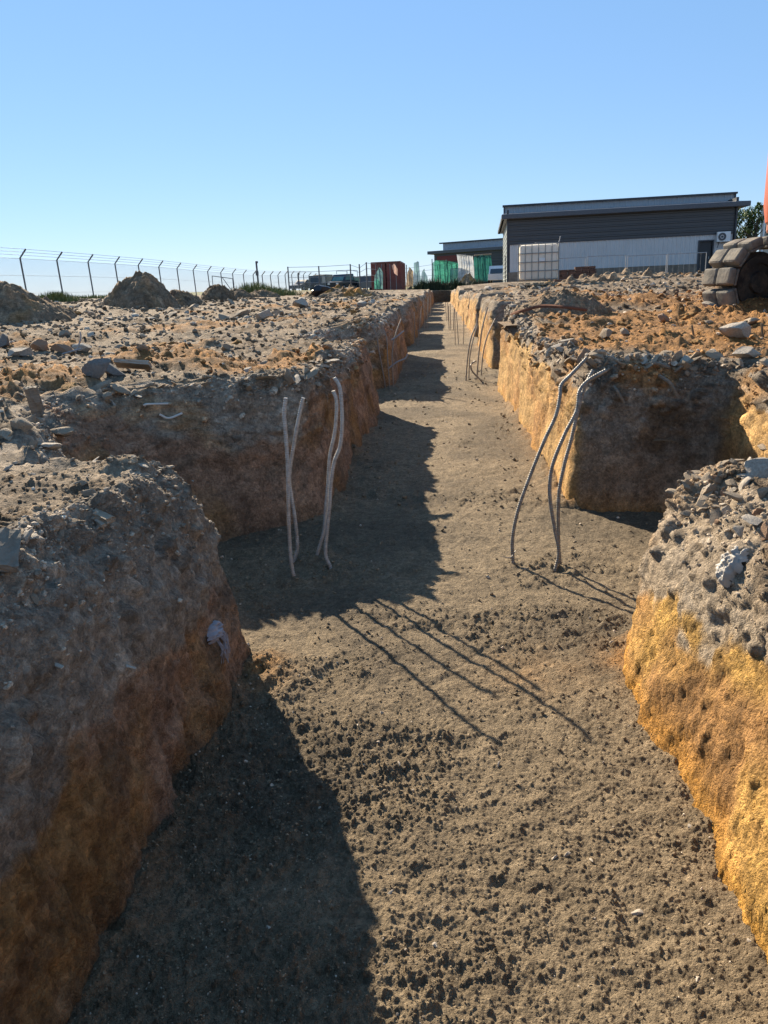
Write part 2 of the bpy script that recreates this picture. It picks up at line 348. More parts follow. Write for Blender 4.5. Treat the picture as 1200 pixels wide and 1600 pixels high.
# ------------------------------------------------------------------ trench banks: outline -> wall strip
def rounded(poly, rad):
    out = []
    for i, p in enumerate(poly):
        p = np.array(p, float)
        if i in (0, len(poly)-1): out.append((p, rad[i])); continue
        a = np.array(poly[i-1], float)-p; b = np.array(poly[i+1], float)-p
        r = min(rad[i], .48*np.linalg.norm(a), .48*np.linalg.norm(b))
        a /= np.linalg.norm(a); b /= np.linalg.norm(b)
        for k in range(13):
            t = k/12; q = (1-t)**2*(p+a*r)+2*t*(1-t)*p+t*t*(p+b*r); out.append((q, r))
    return [o[0] for o in out]
def bank(side):
    sgn = -1 if side == 'L' else 1
    bx = base_xl if side == 'L' else base_xr
    poly = [(bx(-3), -3.0)]; rad = [.2]
    for i, (a, b, d) in enumerate(PADS_L if side == 'L' else PADS_R):
        big = (.42 if side == 'L' else .5) if i == 0 else .2
        poly += [(bx(a), a), (bx(a)+sgn*d, a+(-.02 if i else .0)), (bx(b)+sgn*d*.95, b-(.55 if (i == 0 and side == 'L') else .1)), (bx(b), b)]
        rad += [big, .18, .3, .24]
    poly += [(bx(END_Y), END_Y), (.35 if side == 'L' else -.1, END_Y+.15)]; rad += [.25, .2]
    P = np.array(rounded(poly, rad))
    seg = np.linalg.norm(np.diff(P, axis=0), axis=1); L = np.concatenate([[0], np.cumsum(seg)])
    s = 0.; ss = []
    while s < L[-1]:
        ss.append(s); x = np.interp(s, L, P[:, 0]); y = np.interp(s, L, P[:, 1]); r = hypot(x, y)
        x2 = np.interp(s+.02, L, P[:, 0]); y2 = np.interp(s+.02, L, P[:, 1])
        al = abs((x2-x)*x+(y2-y)*y)/(r*max(1e-6, hypot(x2-x, y2-y)))      # 1 = runs away from the eye
        st = min(.0019*r*(1-al)+al*.0016*r*r, .0035*r+.03) if y > .5 else .03
        s += max(st, .006)
    ss = np.array(ss); x = np.interp(ss, L, P[:, 0]); y = np.interp(ss, L, P[:, 1])
    # normal pointing out of the bank, smoothed
    h = .05
    tx = np.interp(ss+h, L, P[:, 0])-np.interp(ss-h, L, P[:, 0]); ty = np.interp(ss+h, L, P[:, 1])-np.interp(ss-h, L, P[:, 1])
    tl = np.hypot(tx, ty)+1e-9; tx /= tl; ty /= tl
    nx, ny = (ty, -tx) if side == 'L' else (-ty, tx)
    wob = .035*fbm(x*1.6+(20 if side == 'R' else 0), y*1.6, 0.4, 3)
    x = x+nx*wob; y = y+ny*wob
    # shoulder inset and batter along the run
    D = np.full(len(x), .14)+.05*perlin(ss*1.7, ss*0, 3.3); B = np.full(len(x), .11)+.04*perlin(ss*.9, ss*0, 8.3); mm = np.full(len(x), 4.5)+1.2*perlin(ss*2.2, ss*0, 5.3)
    if side == 'L':
        D = D+.05; B = B+.03; k = (1-sst(3.0, 3.4, y))*sst(-1.2, -.8, x); D = D*(1-k)+k*(.20+.20*sst(2.85, 3.2, y)); mm = mm*(1-k)+k*2.5; B = B*(1-k)+.10*k
        k2 = np.exp(-((x+.9)/.5)**2-((y-3.1)/.35)**2); D = D+.02*k2
    else:
        k = (1-sst(3.0, 3.6, y))*(1-sst(1.3, 1.7, x)); D = D*(1-k)+k*(.20); mm = mm*(1-k)+k*2.8; B = B*(1-k)+.19*k
    B = np.clip(B, .03, .22)
    if side == 'L': B = B+.42*np.exp(-((y-4.25)/.62)**4)*sst(-1.25, -1.5, x)*(y < 5.2)+.06*sst(-.95, -1.1, x)*(y > 4.6)*(y < 5.6)
    D = D*(1+.55*(ridge(ss*2.6, ss*0, 2.2+(side == 'R'), 4)-.55)); B = B+.03*(ridge(ss*1.7, ss*0, 7.2+(side == 'R'), 4)-.55)
    D = np.clip(D, .06, .6); B = np.maximum(B, .03)
    return dict(x=x, y=y, nx=nx, ny=ny, D=D, B=B, m=np.clip(mm, 1.8, 8), s=ss, side=side)
BK = {k: bank(k) for k in 'LR'}
def wall_color(x, y, z, zt, q, side, ny, nx, rel):
    """rel = height below the top of the bank; grey made ground above, sand and clay below"""
    h = zt-z
    n = fbm(x*1.1, y*1.1, z*1.6+3, 4); n2 = fbm(x*6, y*6, z*6, 3); st = fbm(x*3.5, y*3.5, z*.7, 3)
    face = np.abs(ny)                                    # 1 on the short walls of the pads
    if side == 'L':
        near = 1-sst(3.4, 3.9, y)
        cap = near*(.52+.06*(y-2.2)) + (1-near)*(.13+.44*face)
        low = mixc(np.broadcast_to(RED, x.shape+(3,)), ORG*.95, sst(-.2, .5, n+.3*st))
        low = mixc(low, BROWN*1.15, .55*sst(.1, .5, fbm(x*1.7, y*1.7, z*3+9, 3)))
    else:
        near = 1-sst(3.3, 3.9, y)
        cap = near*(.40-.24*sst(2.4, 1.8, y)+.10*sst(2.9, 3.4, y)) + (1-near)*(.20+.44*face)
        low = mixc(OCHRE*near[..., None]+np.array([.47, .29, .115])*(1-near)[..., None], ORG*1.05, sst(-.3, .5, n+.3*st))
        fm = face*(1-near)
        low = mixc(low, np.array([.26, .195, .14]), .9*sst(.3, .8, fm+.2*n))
    up = mixc(np.broadcast_to(GREY, x.shape+(3,)), BROWN, (1-.55*near)*sst(-.1, .5, n2*.5+n))
    up = mixc(up, ORG, (.8 if side == 'R' else .45*(1-near))*sst(.25, .5, fbm(x*1.5+5, y*1.5, z*1.5, 3)))
    t = sst(-.025, .025, h-cap-.17*n-.07*n2)
    if side == 'R': up = mixc(up, np.array([.37, .288, .20]), .65*near*(y < 3.6))
    if side == 'L': up = up*1.28  # left grey layer brightened in its colour, standing in for fill light
    up = mixc(up, PALE, .5*sst(.15, .5, fbm(x*4, y*4, z*9, 3)))
    low = low*(1+.22*sst(.1, .5, fbm(x*2.2, y*2.2, z*7+4, 3))-.35*sst(.25, .6, fbm(x*5, y*5, z*2.5+8, 3)))[..., None]
    c = mixc(up, low, t)
    c = mixc(c, BROWN*.7, .8*sst(END_Y-1.0, END_Y-.4, y))
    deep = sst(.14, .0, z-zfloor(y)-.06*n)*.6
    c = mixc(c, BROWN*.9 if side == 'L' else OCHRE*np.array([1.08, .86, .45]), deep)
    return np.clip(c*(1+.22*n2+.16*st)[..., None], .01, .9)
def clods3(x, y, z, cell, prob, rmin, rmax, seed):
    ci = np.floor(x/cell).astype(np.int64); cj = np.floor(y/cell).astype(np.int64); ck = np.floor(z/cell).astype(np.int64)
    out = np.zeros(x.shape, np.float32); tone = np.full(x.shape, .45, np.float32)
    for a in (-1, 0, 1):
        for b in (-1, 0, 1):
            for c in (-1, 0, 1):
                h = hsh(ci+a+(ck+c)*57, cj+b-(ck+c)*131, seed)
                r1 = (h & 255)/255.; r2 = ((h >> 8) & 255)/255.; r3 = ((h >> 16) & 255)/255.; r4 = ((h >> 24) & 255)/255.; r5 = ((h*7919 >> 9) & 255)/255.
                ex = x-(ci+a+r1)*cell; ey = y-(cj+b+r2)*cell; ez = z-(ck+c+r3)*cell
                t1 = r4*6.28; cs, sn = np.cos(t1), np.sin(t1); ex, ey = cs*ex+sn*ey, -sn*ex+cs*ey
                t1 = r1*3.1-1.5; cs, sn = np.cos(t1), np.sin(t1); ey, ez = cs*ey+sn*ez, -sn*ey+cs*ez
                ez = ez*(1+.8*r2); ex = ex*(.8+.4*r3)
                p = np.maximum(np.maximum(np.maximum(np.abs(ex)*.92, np.abs(ey)), np.abs(ez)), .62*np.abs(ex+ey*.7)+.5*np.abs(ez-.3*ex))
                d = .8*p+.2*np.sqrt(ex*ex+ey*ey+ez*ez)
                r = rmin+(rmax-rmin)*r4*r4
                hh = np.where(r5 < prob, np.clip((r-d)*1.5, 0, r*(.4+.4*r2)), 0); m = hh > out
                out = np.where(m, hh, out); tone = np.where(m, r3, tone)
    return out, tone
gV = []; gF = []; gC = []; nv = 0
RIMC = []; RIM = []                                                 # (points, normals, q) for stones stuck in the banks
for side in 'LR':
    b = BK[side]; n = len(b['x'])
    nw, nf = 104, 14
    qw = np.linspace(0, 1, nw)**.95
    x = b['x'][:, None]; y = b['y'][:, None]; nx = b['nx'][:, None]; ny = b['ny'][:, None]; D = b['D'][:, None]; B = b['B'][:, None]; m = b['m'][:, None]
    zt = ztop(b['x']-b['nx']*(b['D']+b['B']), b['y']-b['ny']*(b['D']+b['B']))[:, None]
    zb = zfloor(y)-.06
    # walk the profile by angle so that the shoulder gets rows too
    th = (qw*pi/2)[None]
    cz = np.sin(th)**(2/m); cx = 1-np.cos(th)**(2/m)
    ins = B*cz + D*cx; z = zb+(zt-zb)*cz
    fl = (np.arange(1, nf+1)/nf)[None]*.17
    insf = (B+D)+fl+0*x
    ins = np.concatenate([ins, insf], 1)
    X = x-nx*ins; Y = y-ny*ins
    zf_ = ztop(X[:, nw:], Y[:, nw:]); Z = np.concatenate([z+0*x, zf_], 1)
    q = np.concatenate([qw, 1+np.arange(1, nf+1)/nf])[None]+0*X
    # surface normal of the smooth strip
    P = np.stack([X, Y, Z], -1)
    du = np.gradient(P, axis=0); dv = np.gradient(P, axis=1)
    Nn = np.cross(du, dv); Nn /= (np.linalg.norm(Nn, axis=-1, keepdims=True)+1e-12)
    out_ = np.stack([nx+0*X, ny+0*X, .3+0*X], -1); Nn *= np.sign((Nn*out_).sum(-1, keepdims=True))
    rr = np.hypot(X, Y)
    grey = sst(.42, .70, cz); grey = np.concatenate([grey+0*x, np.ones((n, nf))], 1)
    wallw = 1-sst(.9, 1.04, q)
    st = fbm(X*3.2, Y*3.2, Z*.55, 3); big = fbm(X*1.3, Y*1.3, Z*1.3+7, 3)
    d = .036*big+.012*st+.016*fbm(X*9, Y*9, Z*7, 5, .6)+.007*fbm(X*30, Y*30, Z*26, 3, .7)*near_fade(.04, rr)
    facew = np.abs(nx)+0*X
    d = d+(.030*ridge(X*1.9+4, Y*1.9, Z*2.3, 4)+.014*ridge(X*6, Y*6, Z*5, 3))*(.5+.8*grey)-.02
    d = d+.018*ridge(X*9.5, Y*9.5, Z*.9+5, 4)*(1-grey)*facew*(rr > 3.9)*sst(0, .3, fbm(X*.8, Y*.8, Z+3, 2)+.3)
    gouge = np.maximum(0, fbm(X*4+3, Y*4, Z*1.2+2, 3)-.30)*-.16; d = d+gouge*(1-grey)*(0.1 if side == 'R' else .6)
    sel = (rr < 9)
    cl = np.zeros(X.shape); wt = np.full(X.shape, .45)
    if sel.any():
        xs, ys, zs = X[sel], Y[sel], Z[sel]
        e1, k1 = clods3(xs, ys, zs, .2, .34, .03, .095, 21); e2, k2 = clods3(xs, ys, zs, .085, .85, .016, .055, 22); e3, k3 = clods3(xs, ys, zs, .038, .8, .006, .018, 23)
        cl[sel] = e1+e2+e3*.7; wt[sel] = np.where(e1 > .012, .6*k1+.4*k2, np.where(e2 > .006, k2, .7*k3+.15))
    pt = sst(.05, .35, fbm(X*1.7, Y*1.7, Z*2.2+15, 3)); pe = np.zeros(X.shape)
    if sel.any(): pe[sel] = np.minimum(e2+e3, .010)
    d = d-(pe*.9*pt*(1-grey))+.009*np.round(2.5*fbm(X*2.4, Y*2.4, Z*3, 2))/2.5*(rr < 9)
    d = d+cl*(.10*(1-pt)+.90*grey)*wallw**.5*(1.0 if side == 'R' else .8)+ .03*fbm(X*3, Y*3, Z*3, 3)*grey*(rr >= 9)
    sa = (Y*facew+X*(1-facew))+.10*fbm(X*2, Y*2, Z*2, 2)+.10*Z
    d = d-.009*np.abs(np.sin(pi*sa/.085))*(1-grey*.8)*sst(-.1, .25, fbm(X*1.2+8, Y*1.2, Z*1.5, 2))*(1 if side == 'L' else .6)
    td, tone = top_disp(X, Y, rr)
    d = d*wallw
    Pd = P+Nn*d[..., None]
    tw = 1-wallw
    Pd[..., 2] += td*tw - .07*sst(1.75, 2.0, q)
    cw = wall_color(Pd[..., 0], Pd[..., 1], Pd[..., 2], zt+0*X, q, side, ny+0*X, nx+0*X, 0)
    cw = cw*(1+(wt-.45)*(.25+.75*grey))[..., None]
    ct = top_color(X, Y, tone)
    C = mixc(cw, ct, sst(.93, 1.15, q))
    nr = nw+nf
    idx = np.arange(n*nr).reshape(n, nr)+nv
    f = np.stack([idx[:-1, :-1], idx[1:, :-1], idx[1:, 1:], idx[:-1, 1:]], -1).reshape(-1, 4)
    if side == 'R': f = f[:, ::-1]
    f = f[:, ::-1] if side == 'L' else f[:, ::-1]
    gV.append(Pd.reshape(-1, 3)); gF.append(f); gC.append(C.reshape(-1, 3)); nv += n*nr
    RIM.append((Pd, Nn, q, rr)); RIMC.append(C)
print('ribbons', time.time()-T0, nv)
# ------------------------------------------------------------------ ground sheet (polar, fine towards the photograph's view)
ang = np.concatenate([np.linspace(-178, -85, 30, endpoint=False), np.linspace(-85, -44, 60, endpoint=False), np.degrees(np.arctan(np.linspace(tan(radians(-44)), tan(radians(30)), 860))), np.linspace(30, 80, 80)[1:], np.linspace(80, 178, 30)[1:]])
ang = np.radians(ang)
rs = [.5]
while rs[-1] < 2500:
    r = rs[-1]; rs.append(r+max(.008, min(.0012*r*r, .0065*r if r < 45 else (.02*r if r < 90 else .06*r))))
rs = np.array(rs)
Rg, Ag = np.meshgrid(rs, ang, indexing='ij')
X = Rg*np.sin(Ag); Y = Rg*np.cos(Ag)
Z = ztop(X, Y)
td, tone = top_disp(X, Y, Rg)
kd = {}
for side in 'LR':
    b = BK[side]; k = kdtree.KDTree(len(b['x']))
    for i in range(len(b['x'])): k.insert((b['x'][i], b['y'][i], 0), i)
    k.balance(); kd[side] = k
keep = np.ones(X.shape, bool); sink = np.zeros(X.shape)
cand = (np.abs(X) < 3.2) & (Y < END_Y+1.5) & (Y > -3.4)
ii, jj = np.nonzero(cand)
# fast inside test: boxes
for i, j in zip(ii, jj):
    x, y = X[i, j], Y[i, j]
    side = 'L' if x < 0 else 'R'
    co, k, dist = kd[side].find((x, y, 0)); b = BK[side]
    sg = -((x-b['x'][k])*b['nx'][k]+(y-b['y'][k])*b['ny'][k])
    dd = dist if sg > 0 else -dist
    lim = b['D'][k]+b['B'][k]
    if dd < lim-.01: keep[i, j] = False
    elif dd < lim+.13: sink[i, j] = .05*(1-(dd-lim+.01)/.14)
keep &= ~((np.abs(X) < .9) & (Y < END_Y) & (Y > -3.4))
Zd = Z+td-sink
nr_, na_ = X.shape
idx = np.arange(nr_*na_).reshape(nr_, na_)
f = np.stack([idx[:-1, :-1], idx[:-1, 1:], idx[1:, 1:], idx[1:, :-1]], -1).reshape(-1, 4)
kf = keep.ravel(); f = f[kf[f].all(1)]
used = np.zeros(nr_*na_, bool); used[f.ravel()] = True
remap = np.cumsum(used)-1
Ctop = top_color(X, Y, tone)
f = remap[f][:, ::-1]
TV = np.stack([X, Y, Zd], -1).reshape(-1, 3)[used]; TC = Ctop.reshape(-1, 3)[used]
gF.append(f+nv); gV.append(TV); gC.append(TC); nv += len(TV)
ground = mesh_np('ground', np.concatenate(gV), np.concatenate(gF), M_SOIL, None, np.concatenate(gC))
tag(ground, kind='structure')
print('ground', time.time()-T0, nv, X.shape)
# ------------------------------------------------------------------ trench floor
BAR_FEET = [(-.85, 4.07), (-.80, 4.36), (-.66, 4.22), (-.79, 4.42), (.42, 4.22), (.64, 4.14), (-.8, 11.95), (.45, 12.5), (.62, 12.6)]
def floor_disp(x, y, r):
    foot = 0*x
    for bx_, by_ in BAR_FEET: foot = foot+np.exp(-((x-bx_)/.13)**2-((y-by_)/.15)**2)
    foot = np.minimum(foot, 1.2)
    und = .022*fbm(x*.9, y*.6, 12.1, 3)
    loose = .14+.86*sst(-.16, .28, .5*foot+fbm(x*.85, y*1.45, 15.5, 4)+.34*sst(3.0, 1.5, y)+.12*np.exp(-((y-4.1)/.5)**2)-.10*sst(5, 8, y))
    c0, t0 = clods(x, y, .13, .13, .012, .034, 31, .5); c1, t1 = clods(x, y, .05, .55, .007, .019, 32, .5)
    c2, t2 = clods(x, y, .027, .85, .005, .0125, 33, .5); c3, t3 = clods(x, y, .017, .95, .003, .009, 34, .5)
    fg = sst(3.0, 1.6, y)
    d = und + fg*.014*ridge(x*9, y*9, 6.6, 4) + foot*(.022+.03*np.maximum(0, fbm(x*8, y*8, 3.1, 3))) + loose*(c0*near_fade(.15, r)*.6 + c1*(.72+.6*fg)*near_fade(.075, r)) + c2*(.22+.9*loose)*near_fade(.038, r)*(1.15+.5*fg) + c3*(1.0+.5*loose)*near_fade(.019, r)
    d = d + loose*(.018*fbm(x*7, y*7, 2.9, 4)+.010*ridge(x*13, y*13, 4.4, 3))+.009*fbm(x*14, y*14, 7.9, 4)*near_fade(.05, r)
    d = d + .010*perlin(x*.9, y*7+1.5*perlin(x*.7, y*.7, 3.3), 6.1)*sst(3.5, 6, y) + .006*perlin(x*5, y*11, 2.1)*sst(3.5, 6, y)
    return d, loose, .6*t1*(c1 > .002)+.4*t2*(c2 > .001)
us = np.concatenate([np.linspace(-5, -1.0, 80, endpoint=False), np.linspace(-1.0, 1.0, 1300, endpoint=False), np.linspace(1.0, 5, 80)])
ys = [.55]
while ys[-1] < END_Y+.8: ys.append(ys[-1]+max(.0036, min(.0010*ys[-1]**2, .009*ys[-1])))
ys = np.array(ys)
Yg, Ug = np.meshgrid(ys, us, indexing='ij'); Xg = Ug*Yg
Rg = np.hypot(Xg, Yg)
dd, loose, tone = floor_disp(Xg, Yg, Rg)
wallx = np.where(Xg < 0, .86, .86); inp = np.zeros(Xg.shape, bool)
for a, b_, d_ in PADS_L: inp |= (Xg < 0) & (Yg > a-.1) & (Yg < b_+.1)
for a, b_, d_ in PADS_R: inp |= (Xg > 0) & (Yg > a-.1) & (Yg < b_+.1)
edge = np.where(inp, 0, np.exp(-np.maximum(0, wallx-np.abs(Xg))/.07))
Zg = zfloor(Yg)+dd+edge*(.03+.09*np.maximum(0, fbm(Xg*3, Yg*3, 1.7, 4))+.02*fbm(Xg*12, Yg*12, 1.7, 3))
n1 = fbm(Xg*1.1, Yg*1.1, 21.1, 4); n2 = fbm(Xg*8, Yg*8, 22.2, 3)
FL = np.array([.205, .155, .098]); FD = np.array([.130, .100, .066]); FP = np.array([.255, .193, .122])
C = mixc(np.broadcast_to(FP, Xg.shape+(3,)), FL, loose*.8)
C = mixc(C, FD, .7*sst(.0, .5, n1+.25*n2))
C = C*(1+.22*n2+.55*(tone-.30)*(tone > 0))[..., None]
op = np.exp(-((Xg-.80)/.12)**2-((Yg-3.05)/.16)**2)+.8*np.exp(-((Xg+.80)/.10)**2-((Yg-2.98)/.14)**2)+.35*edge*(Xg > 0)+.15*edge+.3*np.exp(-((Xg-.35)/.2)**2-((Yg-3.0)/.2)**2)
C = mixc(C, ORG*1.05, np.clip(.85*op*(1+n2), 0, .9))
ok = (np.abs(Xg) < 2.25)
idx = np.arange(Xg.size).reshape(Xg.shape)
f = np.stack([idx[:-1, :-1], idx[:-1, 1:], idx[1:, 1:], idx[1:, :-1]], -1).reshape(-1, 4)
kf = ok.ravel(); f = f[kf[f].all(1)]; used = np.zeros(Xg.size, bool); used[f.ravel()] = True; remap = np.cumsum(used)-1
FV = np.stack([Xg, Yg, Zg], -1).reshape(-1, 3)[used]
f2 = remap[f]; nb = len(FV)
# the part behind the camera
xb = np.linspace(-2.2, 2.2, 60); yb = np.linspace(-3.2, .56, 60); Yb, Xb = np.meshgrid(yb, xb, indexing='ij')
ib = np.arange(Xb.size).reshape(Xb.shape)+nb
fb = np.stack([ib[:-1, :-1], ib[:-1, 1:], ib[1:, 1:], ib[1:, :-1]], -1).reshape(-1, 4)
FVb = np.stack([Xb, Yb, .02*fbm(Xb*1.5, Yb*1.5, 1.2, 3)], -1).reshape(-1, 3)
fl = mesh_np('trench_floor', np.concatenate([FV, FVb]), np.concatenate([f2, fb]), M_FLOOR, None, np.concatenate([np.clip(C.reshape(-1, 3)[used], .01, .9), np.broadcast_to(FL, (len(FVb), 3))]))
tag(fl, kind='structure')
print('floor', time.time()-T0, len(FV), Xg.shape)
def floor_z(x, y):
    x = np.atleast_1d(np.asarray(x, float)); y = np.atleast_1d(np.asarray(y, float))
    return float((zfloor(y)+floor_disp(x, y, np.hypot(x, y))[0])[0])
def surf_z(x, y):
    x = np.atleast_1d(np.asarray(x, float)); y = np.atleast_1d(np.asarray(y, float))
    return float((ztop(x, y)+.075*fbm(x*.55, y*.6, 1.1, 3)*(1-sst(17, 45, np.hypot(x, y))))[0])
def hit_top(px, py):
    d = ray(px, py); lo = 1.2; prev = lo
    t = lo
    while t < 150:
        p = CAM+d*t
        if p[2] < surf_z(p[0], p[1]): break
        t *= 1.03
    a, b2 = t/1.03, t
    for _ in range(12):
        mth = .5*(a+b2); p = CAM+d*mth
        if p[2] < surf_z(p[0], p[1]): b2 = mth
        else: a = mth
    return CAM+d*b2
def hit_floor(px, py):
    d = ray(px, py); Yv = 5.
    for _ in range(60):
        t = (float(zfloor(Yv))-EYE)/d[2]; Yv = .5*Yv+.5*(CAM+d*t)[1]
    return CAM+d*t
_AV = np.concatenate(gV); _AN = np.concatenate([RIM[0][1].reshape(-1, 3), RIM[1][1].reshape(-1, 3), np.tile(np.array([[0, 0, 1.]]), (len(TV), 1))])
_m = (_AV[:, 1] > .6) & (np.hypot(_AV[:, 0], _AV[:, 1]) < 45); _AV = _AV[_m]; _AN = _AN[_m]
_d = _AV-CAM; _z = _d @ F_; _AU = 600+FOC*(_d @ R2)/_z; _AW = 800-FOC*(_d @ U2)/_z
def surf_at(px, py):
    """nearest point of the finished banks seen at a pixel, with its normal"""
    for w_ in (2.5, 5, 10, 25):
        k = np.nonzero((np.abs(_AU-px) < w_) & (np.abs(_AW-py) < w_) & (_z > .4))[0]
        if len(k): j = k[np.argmin(_z[k])]; return _AV[j].copy(), _AN[j].copy()
    return hit_top(px, py), np.array([0, 0, 1.])
# ------------------------------------------------------------------ stones
def ico(sub):
    bm = bmesh.new(); bmesh.ops.create_icosphere(bm, subdivisions=sub, radius=1.0)
    bm.verts.index_update(); v = np.array([q.co[:] for q in bm.verts]); f = np.array([[q.index for q in a.verts] for a in bm.faces]); bm.free(); return v, f
ICO = {k: ico(k) for k in (1, 2, 3)}
def rock_v(seed, sub=2, planes=8, depth=(.45, .85), rough=.06, stretch=(1, .8, .6)):
    r = np.random.RandomState(seed); v = ICO[sub][0].copy()
    for _ in range(planes):
        n = r.randn(3); n /= np.linalg.norm(n); c = r.uniform(*depth)
        d = v @ n-c; v -= np.maximum(d, 0)[:, None]*n
    v += v*(rough*fbm(v[:, 0]*2.5+seed, v[:, 1]*2.5, v[:, 2]*2.5, 2))[:, None]
    return v*np.array(stretch)
def rock_mesh(name, seed, mat, **kw):
    v = rock_v(seed, **kw); f = ICO[kw.get('sub', 2)][1]
    me = bpy.data.meshes.new(name); me.from_pydata(v.tolist(), [], f.tolist()); me.materials.append(mat); me.update()
    for p in me.polygons: p.use_smooth = True
    try: me.set_sharp_from_angle(angle=radians(24))
    except Exception: pass
    return me
def put(name, me, loc, size, rot, label, cat, group=None):
    o = bpy.data.objects.new(name, me); col.objects.link(o); o.location = tuple(float(q) for q in loc)
    o.scale = size if isinstance(size, tuple) else (size,)*3; o.rotation_euler = rot
    return tag(o, label, cat, group)
VAR = {}
for key, mat in (('stone', M_STONE), ('concrete', M_CONC), ('clod', M_CLOD), ('brick', M_BRICK)):
    VAR[key] = [rock_mesh('rubble_'+key, 100+i*7+len(key), mat, sub=3 if key != 'clod' else 3, planes=(13 if key != 'clod' else 3), depth=((.38, .74) if key != 'clod' else (.45, .85)), rough=(.05 if key != 'clod' else .32),
                stretch=(1, random.uniform(.6, .9), random.uniform(.3, .6))) for i in range(6)]
def inframe(P, m=8):
    u, v, z = project(P); return z > .3 and -m < u < 1200+m and -m < v < 1600+m
# individual larger stones: on the tops of the banks
sel = np.nonzero((TV[:, 1] > 1.2) & (np.hypot(TV[:, 0], TV[:, 1]) < 34))[0]
LAB = {('L', 'stone'): 'loose dusty grey stone lying on the left bank', ('R', 'stone'): 'loose dusty grey stone lying on the right bank',
       ('L', 'concrete'): 'broken pale concrete lump lying on the left bank', ('R', 'concrete'): 'broken pale concrete lump lying on the right bank',
       ('L', 'clod'): 'crumbly orange sand clod lying on the left bank', ('R', 'clod'): 'crumbly orange sand clod lying on the right bank',
       ('L', 'brick'): 'broken reddish brick lump lying on the left bank', ('R', 'brick'): 'broken reddish brick lump lying on the right bank'}
NAME = {'stone': 'stone', 'concrete': 'concrete_lump', 'clod': 'soil_clod', 'brick': 'brick_lump'}
cnt = 0; tries = 0
orgT, rubT = top_masks(TV[sel, 0], TV[sel, 1])
while cnt < 175 and tries < 6000:
    tries += 1
    i = random.randrange(len(sel)); P = TV[sel[i]]
    if not inframe(P): continue
    r = hypot(P[0], P[1])
    if r < 3.4 and P[0] < 0 and random.random() < .8: continue
    kind = random.choices(('stone', 'concrete', 'clod', 'brick'), (.5, .22, .08+.8*orgT[i], .05))[0]
    size = r*random.choice((.005, .006, .006, .007, .008, .010, .014))*(.8 if kind == 'clod' else 1)
    size = min(size, .26)
    sd_ = 'L' if P[0] < 0 else 'R'
    put(NAME[kind], random.choice(VAR[kind]), (P[0], P[1], P[2]+size*.12), size, (random.uniform(-.5, .5), random.uniform(-.5, .5), random.uniform(0, 6.28)),
        LAB[(sd_, kind)], {'stone': 'stone', 'concrete': 'concrete lump', 'clod': 'clod', 'brick': 'brick lump'}[kind], 'loose %s lumps on the %s bank' % (kind, 'left' if sd_ == 'L' else 'right'))
    cnt += 1
# stones sticking out of the shoulders of the near banks
for side, (Pd, Nn, q, rr) in zip('LR', RIM):
    mask = np.nonzero((q > .62) & (q < 1.2) & (rr < 7.5) & (rr > 1.2) & (Pd[..., 1] > .9))
    got = 0
    while got < (44 if side == 'L' else 62):
        k = random.randrange(len(mask[0])); i, j = mask[0][k], mask[1][k]; P = Pd[i, j]; n = Nn[i, j]
        if not inframe(P): got += .05; continue
        kind = random.choices(('stone', 'concrete', 'brick'), (.65, .25, .1))[0]; size = rr[i, j]*random.choice((.006, .008, .010, .013, .017))
        if side == 'L' and P[1] < 3.2: size *= .6
        put(NAME[kind], random.choice(VAR[kind]), P+n*size*.1, size, (random.uniform(-3, 3), random.uniform(-3, 3), random.uniform(0, 6.28)),
            ('%s stuck in the crumbling shoulder of the %s bank' % ({'stone': 'dusty grey stone', 'concrete': 'pale concrete lump', 'brick': 'reddish brick lump'}[kind], 'left' if side == 'L' else 'right')),
            {'stone': 'stone', 'concrete': 'concrete lump', 'brick': 'brick lump'}[kind], '%s lumps in the %s bank shoulder' % (kind, 'left' if side == 'L' else 'right'))
        got += 1
# flat broken slabs jutting from the torn rims
for side, y0, y1, n_, lab in (('R', 2.3, 3.6, 26, 'near right bank corner'), ('R', 4.9, 7.5, 26, 'mid right bank rim'), ('L', 4.6, 8.0, 26, 'mid left bank rim'), ('L', 1.6, 3.3, 12, 'near left bank crest')):
    Pd, Nn, q, rr = RIM['LR'.index(side)]
    mk = np.nonzero((q > .66) & (q < 1.12) & (Pd[..., 1] > y0) & (Pd[..., 1] < y1)); got = 0; tr = 0
    while got < n_ and tr < 900:
        tr += 1; k = random.randrange(len(mk[0])); i, j = mk[0][k], mk[1][k]; P = Pd[i, j]; n = Nn[i, j]
        if not inframe(P): continue
        kind = random.choice(('stone', 'stone', 'concrete')); s = random.uniform(.025, .06)*(1.0 if y0 < 4 else 1.5)*(.7 if side == 'L' and y0 < 3 else 1)
        put('rubble_piece', random.choice(VAR[kind]), P+n*s*.25, (s*1.2, s*.9, s*.55), (random.uniform(-.7, .7), random.uniform(-.7, .7), random.uniform(0, 6.28)),
            'flat broken piece of rubble jutting from the %s' % lab, 'rubble piece', 'flat pieces jutting from the %s' % lab)
        got += 1
